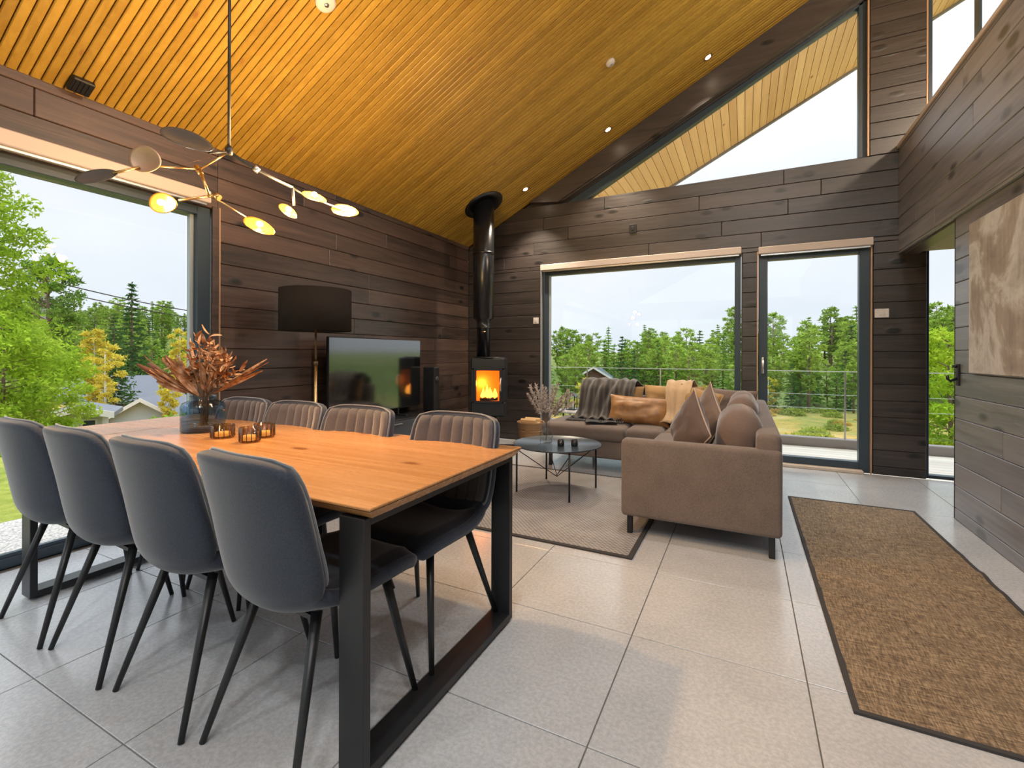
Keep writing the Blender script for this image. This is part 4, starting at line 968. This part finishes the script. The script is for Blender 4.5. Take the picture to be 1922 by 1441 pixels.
MB().lathe([(.129, -.012), (.245, -.012), (.25, -.006), (.25, -.001), (.129, -.001)], 40, closed=True, mx=cm).build('ceiling_collar', PIPE, t)

# log basket
t = thing('log_basket', 'round wicker basket of split logs standing by the stove', 'basket', (-2.38, 5.30, 0))
MB().lathe([(.001, 0), (.125, 0), (.15, .12), (.165, .30), (.172, .31), (.160, .305), (.145, .12), (.12, .012), (.001, .012)], 30).build('woven_body', WICK, t)
rb = MB()
for z_ in (.02, .10, .20, .30):
    r_ = np.interp(z_, [0, .12, .3], [.128, .152, .167]); rb.tube([(r_*math.cos(2*math.pi*i/24), r_*math.sin(2*math.pi*i/24), z_) for i in range(25)], .008, 6)
rb.build('rim', WICK, t)
for i, (a, b, g) in enumerate(((-.07, .02, .1), (.0, -.06, .3), (.07, .03, -.2), (0, .07, 0))):
    tag(MB().tube([(-.10, b, .0), (.10, b+.02*g, .0)], [.038, .036], 7, smooth=False).build('split_log', LOGM, None, (-2.38+a*.3, 5.30, .27+.045*(i % 2))), 'split birch log lying in the wicker basket', 'firewood', 'firewood in the wicker basket')

# ---------------------------------------------------------------- television, bench, floor lamp
t = thing('media_bench', 'low black media bench under the television on the left wall', 'bench', (-3.24, 3.55, 0))
MB().box(-.22, -.95, .16, .20, .95, .50, ch=.006).build('carcass', mat('black_lacquer', (.016, .017, .020), .25, spec=.6), t)
for i in range(3):
    dd = MB().box(.201, -.94+i*.63, .18, .216, -.94+i*.63+.615, .485, ch=.003).build('drawer_front', mat('grey_black_front', (.05, .055, .065), .22, spec=.7), t)
    MB().box(.216, -.94+i*.63+.22, .455, .226, -.94+i*.63+.39, .465).build('handle', STEEL, dd)
for y_ in (-.85, .85):
    for x_ in (-.18, .16): MB().box(x_-.015, y_-.015, 0, x_+.015, y_+.015, .16).build('leg', BLACK, t)
t = thing('television', 'large flat television standing on the black media bench', 'television', (-3.28, 3.585, .50))
MB().box(-.02, -.65, .07, .012, .65, .80, ch=.006).build('casing', BLACK, t)
MB().box(.0121, -.643, .082, .0135, .643, .793).build('screen', TVS, t)
MB().box(-.10, -.30, 0, .12, -.27, .012).box(-.012, -.295, .01, .008, -.275, .08).box(-.10, .27, 0, .12, .30, .012).box(-.012, .275, .01, .008, .295, .08).build('stand', BLACK, t)
t = thing('loudspeaker', 'slim black upright loudspeaker on the bench right of the television', 'speaker', (-3.17, 4.32, .50))
MB().box(-.09, -.05, 0, .07, .05, .50, ch=.01).build('cabinet', BLACK, t)
MB().lathe([(.001, 0), (.035, .0), (.035, .004), (.001, .004)], 20, mx=Matrix.Translation((.071, 0, .36)) @ Matrix.Rotation(R(90), 4, 'Y')).build('cone', mat('cone', (.03, .03, .03), .6), t)
t = thing('floor_lamp', 'brass floor lamp with wide black drum shade against the left wall', 'lamp', (-3.0, 2.57, 0))
MB().lathe([(.001, 0), (.15, 0), (.15, .018), (.02, .026), (.001, .026)], 32).build('base', BRASS, t)
MB().tube([(0, 0, .02), (0, 0, 1.08)], .013, 12).build('brass_pole', BRASS, t)
MB().tube([(0, 0, 1.07), (0, 0, 1.40)], .008, 12).lathe([(.017, 1.06), (.019, 1.075), (.017, 1.09)], 14).build('dark_pole', mat('aged_brass', (.20, .13, .07), .4, .8), t)
MB().lathe([(.262, 1.325), (.265, 1.325), (.265, 1.645), (.262, 1.645), (.260, 1.64), (.260, 1.33)], 48, closed=True).build('shade', SHADE, t)
sp = MB()
for g in (0, 120, 240): sp.tube([(0, 0, 1.40), (.26*math.cos(R(g)), .26*math.sin(R(g)), 1.40)], .003, 6)
sp.build('shade_spider', BLACK, t)

# ---------------------------------------------------------------- rugs
def flat_rug(name, label, x0, x1, y0, y1, m, th, hfun, nx, ny, border, bm_):
    cx_, cy_ = (x0+x1)/2, (y0+y1)/2
    t = thing(name, label, 'rug', (cx_, cy_, 0)); mb = MB(); W_, D_ = (x1-x0)/2, (y1-y0)/2
    mb.grid(lambda u, v: ((u*2-1)*(W_-border), (v*2-1)*(D_-border), th+hfun(cx_+(u*2-1)*W_, cy_+(v*2-1)*D_)), nx, ny); mb.build('pile', m, t)
    bb = MB()
    def ring(u, v):
        p = u*4; k_ = int(p) % 4; f_ = p-int(p); cs = [(-1, -1), (1, -1), (1, 1), (-1, 1)]; a_, b_ = cs[k_], cs[(k_+1) % 4]
        q = (a_[0]+(b_[0]-a_[0])*f_, a_[1]+(b_[1]-a_[1])*f_); s_ = [0, 0, 1, 1][v]; ww = W_-border*s_; dd = D_-border*s_
        x_, y_ = q[0]*ww, q[1]*dd; zz = [0.0005, th+.002, th+.002, .001][v]
        return (x_, y_, zz+(hfun(cx_+x_, cy_+y_) if v in (1, 2) else 0))
    n = 4*60; vv = []; 
    for j in range(4):
        for i in range(n): vv.append(ring(i/n, j))
    bb.add(vv, [(j*n+i, j*n+(i+1) % n, (j+1)*n+(i+1) % n, (j+1)*n+i) for j in range(3) for i in range(n)], 0, False)
    bb.build('border', bm_, t); return t
flat_rug('living_rug', 'grey woven rug with dark border under the coffee table and sofa', -2.75, -.56, 2.63, 4.32, RUG, .008, lambda x, y: 0, 2, 2, .028, RUGB)
def ripple(x, y):
    h = 0
    for yc, am, wd, sl, ph in ((2.05, .010, .05, -.10, 0), (2.62, .016, .05, -.16, .3), (2.85, .013, .045, -.22, .1), (3.12, .016, .05, -.20, .9), (3.32, .012, .05, -.15, .2), (3.62, .008, .05, -.2, .8), (2.33, .010, .06, -.2, .6)):
        h += 1.15*am*math.exp(-((y-yc-sl*(x-.7))/wd)**2)*(.35+.65*math.sin(ph*3+x*3.2)**2)
    return h
flat_rug('runner_rug', 'long brown sisal runner with dark border and ripples on the tiles', .315, 1.114, 1.83, 4.38, SISAL, .007, ripple, 40, 160, .018, RUGB)

# ---------------------------------------------------------------- sofa
def softbox(x0, y0, z0, x1, y1, z1, r=.04, puff=.0, lev=2):
    """rounded upholstered block"""
    mb = MB(); cx_, cy_, cz_ = (x0+x1)/2, (y0+y1)/2, (z0+z1)/2; hx, hy, hz = (x1-x0)/2, (y1-y0)/2, (z1-z0)/2
    n = 9; faces = []
    def pos(a, b, c_):
        # round the cube corners by radius r
        P_ = [a*hx, b*hy, c_*hz]; H = [hx, hy, hz]; core = [max(-H[i]+r, min(H[i]-r, P_[i])) for i in range(3)]
        d = Vector([P_[i]-core[i] for i in range(3)])
        if d.length > 1e-9: d = d.normalized()*r
        q = [core[i]+d[i] for i in range(3)]
        if puff: q[2] += puff*(1-a*a)*(1-b*b)*(1 if c_ > 0 else .3*(-1 if c_ < 0 else 1)) if abs(c_) > .5 else 0
        return (cx_+q[0], cy_+q[1], cz_+q[2])
    def ts(h): 
        e = min(r/h, .95); k_ = [1-e, 1-e*.6, 1-e*.25, 1]; mid = [-(1-e)*.5, 0, (1-e)*.5]; return [-q for q in k_[::-1]] + mid + k_
    T = (ts(hx), ts(hy), ts(hz))
    for ax in range(3):
        o1, o2 = [(1, 2), (2, 0), (0, 1)][ax]
        for sgn in (-1, 1):
            A, B = T[o1], T[o2]; v = []
            for b in B:
                for a in A:
                    c_ = [0, 0, 0]; c_[ax] = sgn; c_[o1] = a; c_[o2] = b; v.append(pos(*c_))
            na, nb = len(A), len(B); f = []
            for j in range(nb-1):
                for i in range(na-1):
                    q = (j*na+i, j*na+i+1, (j+1)*na+i+1, (j+1)*na+i); f.append(q if sgn > 0 else q[::-1])
            mb.add(v, f, 0, True)
    return mb
SX0, SX1, SYB = -1.88, .19, 5.32
sf = thing('corner_sofa', 'taupe L-shaped corner sofa on thin black legs before the window', 'sofa', (-.30, 4.4, 0)); ox, oy, _ = sf.location
def sb(name, x0, y0, z0, x1, y1, z1, r=.04, puff=0, m=SOFAF): return softbox(x0-ox, y0-oy, z0, x1-ox, y1-oy, z1, r, puff).build(name, m, sf)
sb('base', SX0+.01, 4.46, .13, -.70, SYB-.05, .305, .02)
sb('base', -.69, 3.08, .13, .17, SYB-.05, .305, .02)
sb('seat_cushion', SX0, 4.43, .30, -1.02, 5.16, .445, .05, .018)
sb('seat_cushion', -1.015, 4.43, .30, -.68, 5.16, .445, .05, .012)
sb('seat_cushion', -.70, 3.08, .30, .07, 4.42, .445, .05, .018)
sb('seat_cushion', -.675, 4.43, .30, .07, 5.16, .445, .05, .012)
sb('arm', -.705, 2.965, .125, .19, 3.075, .612, .028)
sb('backrest', .06, 3.0, .13, .19, SYB, .700, .035)
sb('backrest', -1.60, 5.17, .13, .10, SYB, .700, .035)
for x_, y_ in ((-.655, 3.02), (.14, 3.02), (-1.80, 4.52), (-.95, 4.52), (-1.55, 5.24), (.12, 5.24)):
    MB().box(x_-ox-.016, y_-oy-.016, .0, x_-ox+.016, y_-oy+.016, .14, ch=.002).build('leg', BLACK, sf)

def pillow(w_, h_, t_, seed=1, soft=.9, corner=.06):
    mb = MB(); rr_ = random.Random(seed)
    for sgn in (1, -1):
        def fn(u, v):
            a, b = u*2-1, v*2-1; e = (1-abs(a)**2.4)*(1-abs(b)**2.4); e = max(e, 0)**.55
            wv_ = noise.noise(Vector((a*1.9+seed, b*1.9, sgn)))*.28+noise.noise(Vector((a*5+seed, b*5, sgn)))*.08
            pin = 1-corner*(1-abs(a)**2)*(abs(b)**3) ; pin2 = 1-corner*(1-abs(b)**2)*(abs(a)**3)
            return (a*w_/2*pin2, sgn*t_/2*e*(1+wv_), b*h_/2*pin)
        g = MB(); g.grid(fn, 25, 25)
        if sgn > 0: g.f = [q[::-1] for q in g.f]
        mb.add(g.v, g.f, 0, True)
    return mb
def cushion(label, loc, w_, h_, t_, m, rx=0, ry=0, rz=0, seed=1, name='cushion', group='cushions on the corner sofa', piping=None, corner=.06):
    t = thing(name, label, 'cushion', loc, 0, group); t.rotation_euler = (rx, ry, rz)
    pillow(w_, h_, t_, seed, corner=corner).build('cover', m, t)
    if piping:
        cr = [(-w_/2, -h_/2), (w_/2, -h_/2), (w_/2, h_/2), (-w_/2, h_/2)]; pts = []
        for i in range(4):
            (ax, az), (bx_, bz) = cr[i], cr[(i+1) % 4]
            for k_ in range(8):
                f_ = k_/8; x_, z_ = ax+(bx_-ax)*f_, az+(bz-az)*f_; a_, b_ = x_/(w_/2), z_/(h_/2)
                pts.append((x_*(1-corner*(1-b_*b_)*abs(a_)**3), 0, z_*(1-corner*(1-a_*a_)*abs(b_)**3)))
        MB().tube(pts+[pts[0]], .005, 6).build('piping', piping, t)
    return t
# back cushions of the sofa
cushion('brown back cushion coloured golden as if lit, under the dark throw', (-1.27, 5.07, .62), .62, .38, .18, MUST, R(-12), 0, 0, 3)
cushion('brown back cushion coloured golden as if lit in the middle of the long side of the sofa', (-.66, 5.07, .63), .60, .40, .20, MUST, R(-12), 0, 0, 4)
cushion('taupe back cushion in the far corner of the sofa', (-.12, 4.95, .62), .52, .40, .18, CUSHF, R(-10), 0, R(-35), 5)
cushion('wide creased tan leather cushion lying against the long backrest', (-.95, 4.77, .585), .60, .29, .17, LEATH, R(-22), R(3), R(4), 11)
def block_cushion(label, loc, sz, rx, ry, rz, m, r=.1, puff=.02):
    t = thing('back_cushion', label, 'cushion', loc, 0, 'cushions on the corner sofa'); t.rotation_euler = (rx, ry, rz)
    softbox(-sz[0]/2, -sz[1]/2, 0, sz[0]/2, sz[1]/2, sz[2], r, puff).build('cover', m, t); return t
block_cushion('thick taupe back cushion with rounded top nearest the sofa end', (-.06, 3.47, .465), (.27, .60, .33), 0, R(8), R(2), CUSHF, .125)
block_cushion('middle taupe back cushion on the short side of the sofa', (-.05, 4.03, .465), (.22, .50, .36), 0, R(8), R(-2), CUSHF, .10)
block_cushion('rear taupe back cushion on the short side of the sofa', (-.05, 4.56, .465), (.22, .50, .35), 0, R(8), 0, CUSHF, .10)
cushion('pointed dark brown cushion with pale piping leaning at the sofa end', (-.335, 3.36, .635), .40, .40, .15, fabric('mocha_cushion', (.075, .052, .045), (.11, .08, .07), 380, .4), R(-12), R(42), R(-66), 31, piping=mat('pale_piping', (.42, .33, .28), .7))
cushion('brown cushion with pale piping behind the pointed cushion', (-.27, 3.86, .645), .42, .42, .13, CUSHF, R(-14), R(38), R(-70), 32, piping=mat('pale_piping_2', (.45, .35, .28), .7))
cushion('ochre cushion with pale edge in the sofa corner', (-.43, 4.80, .62), .42, .42, .14, MUST, R(-18), R(12), R(-20), 33, piping=mat('pale_piping_3', (.5, .38, .24), .7))

def drape(path, x0, x1, waves, amp, nx=50, ny=40, seed=0, skew=0):
    """cloth following a (y, z) path and gathered in folds along x"""
    P_ = [Vector(p) for p in path]; seg = [0]
    for a, b in zip(P_, P_[1:]): seg.append(seg[-1]+(b-a).length)
    def fn(u, v):
        s_ = v*seg[-1]; k_ = max(i for i in range(len(seg)-1) if seg[i] <= s_+1e-9); f_ = (s_-seg[k_])/(seg[k_+1]-seg[k_]); p = P_[k_].lerp(P_[k_+1], f_)
        a = P_[max(k_-1, 0)] if f_ < .5 else P_[k_]; b = P_[min(k_+1, len(P_)-1)] if f_ < .5 else P_[min(k_+2, len(P_)-1)]
        tn = (b-a).normalized(); nn = Vector((tn.y, -tn.x)) if True else None
        fold = amp*(math.sin(u*waves*6.283+2*math.sin(v*4+seed))*.6+noise.noise(Vector((u*6, v*3, seed)))*.9)+amp*1.1
        x_ = x0+(x1-x0)*u+skew*v+.02*math.sin(v*9+u*5)
        return (x_, p.x-abs(nn.x)*fold*(1 if nn.x >= 0 or True else -1), p.y+abs(nn.y)*fold)
    return MB().grid(fn, nx, ny)
t = thing('dark_throw', 'dark striped throw draped over the left end of the sofa back', 'blanket', (-1.3, 5.0, .45), 0)
mb = drape([(-.34, .015), (-.26, .03), (-.20, .10), (-.16, .22), (-.12, .33), (-.04, .40), (.10, .405), (.30, .33), (.345, .20), (.345, .10)], -.33, .22, 5, .020, 60, 40, 2, .12); o = mb.build('cloth', DARKTHROW, t)
bake(o, [('SOLIDIFY', dict(thickness=.008, offset=1))])
fr = MB(); rr = random.Random(9)
for i in range(30):
    x_ = -.33+.55*i/29; fr.tube([(x_, -.345, .03), (x_+rr.uniform(-.01, .01), -.39, .012)], .003, 4)
fr.build('fringe', DARKTHROW, t, kind='stuff')
t = thing('beige_throw', 'beige fringed throw hanging over the sofa back by the corner', 'blanket', (-.62, 4.98, .45), R(-8))
mb = drape([(-.28, .03), (-.20, .12), (-.16, .24), (-.12, .34), (-.03, .405), (.12, .41), (.34, .30), (.36, .12)], -.08, .14, 3, .014, 26, 34, 5, .05); o = mb.build('cloth', THROW, t)
bake(o, [('SOLIDIFY', dict(thickness=.008, offset=1))])
t = thing('magazine', 'open dark magazine lying on the sofa seat in front of the throw', 'magazine', (-1.30, 4.62, .468), R(20))
pg = MB()
for s_ in (-1, 1): pg.grid(lambda u, v: (s_*u*.15, (v-.5)*.21, .012*math.sin(u*2.6)+.002), 8, 3)
o = pg.build('pages', mat('printed_page', (.10, .10, .11), .3), t); MB().box(-.155, -.108, 0, .155, .108, .003).build('cover', mat('cover', (.03, .03, .035), .3), t)
t = thing('folded_cloth', 'crumpled black cloth on the sofa seat beside the magazine', 'cloth', (-1.52, 4.72, .462), 0)
MB().grid(lambda u, v: ((u-.5)*.34, (v-.5)*.2, .006+.03*math.sin(u*3.14)*math.sin(v*3.14)*(1+noise.noise(Vector((u*5, v*5, 3))))), 16, 12).build('cloth', mat('black_cloth', (.03, .03, .035), .8), t)

# ---------------------------------------------------------------- coffee table
ct = thing('coffee_table', 'round blue-black metal coffee table on four thin legs', 'table', (-1.41, 3.68, 0), R(-8))
MB().lathe([(.001, .388), (.352, .388), (.365, .392), (.368, .402), (.362, .402), (.358, .397), (.001, .397)], 64).build('tabletop', CTOP, ct)
rad = .345
lg = [(rad*math.cos(R(g)), rad*math.sin(R(g))) for g in (45, 135, 225, 315)]
for x_, y_ in lg: MB().tube([(x_, y_, .0015), (x_, y_, .389)], .008, 10).build('leg', BLACK, ct)
st_ = MB()
for (a, b) in ((0, 2), (1, 3)): st_.tube([(lg[a][0], lg[a][1], .36), (0, 0, .12 if a == 0 else .13), (lg[b][0], lg[b][1], .36)], .004, 6)
st_.build('brace', BLACK, ct)
t = thing('glass_vase', 'tall clear glass vase on the round coffee table', 'vase', (-1.50, 3.66, .3975))
lathe_glass('body', [(.040, 0), (.052, .01), (.058, .06), (.045, .12), (.030, .16), (.034, .20)], .003, CLEAR, t, 24)
t = thing('pampas_bouquet', 'pale dried pampas plumes standing in the clear glass vase', 'grass', (-1.50, 3.66, .41)); rr = random.Random(4)
stm = MB(); pl_ = MB()
for i in range(11):
    a = R(-32+i*8.5+rr.uniform(-3, 3)); d = (camdir*math.sin(a)+Vector((0, 0, math.cos(a)))+Vector((-.45, .89, 0))*rr.uniform(-.25, .25)).normalized(); ln = rr.uniform(.36, .46)
    nk = Vector((d.x*.01, d.y*.01, .17)); tip = nk+d*(ln-.12); stm.tube([(0, 0, .01), nk, nk.lerp(tip, .6)], .0018, 4)
    for q in range(200):
        u = rr.random(); p = nk.lerp(tip, .25+.75*u); wdt = .045*math.sin(math.pi*min(1, u*.8+.15)); dd = (d+Vector((rr.gauss(0, .5), rr.gauss(0, .5), rr.gauss(0, .5)))).normalized()
        p2 = p+dd*rr.uniform(.015, .035)+Vector((rr.gauss(0, 1), rr.gauss(0, 1), rr.gauss(0, 1)))*wdt*.25; s_ = dd.orthogonal().normalized()*.0045
        pl_.add([p-s_, p+s_, p2], [(0, 1, 2)])
stm.build('stems', STEM, t); pl_.build('plumes', PAMPAS, t, kind='stuff')
BG = glass('dark_glass', (.22, .20, .18), 2)
tealight('candle_cup', 'left black candle cup on the coffee table', (-1.345, 3.60, .3975), .028, .050, 'candle cups on the coffee table', mat('black_cup', (.02, .02, .022), .2))
tealight('candle_cup', 'right black candle cup on the coffee table', (-1.245, 3.65, .3975), .028, .050, 'candle cups on the coffee table', mat('black_cup_2', (.02, .02, .022), .2))
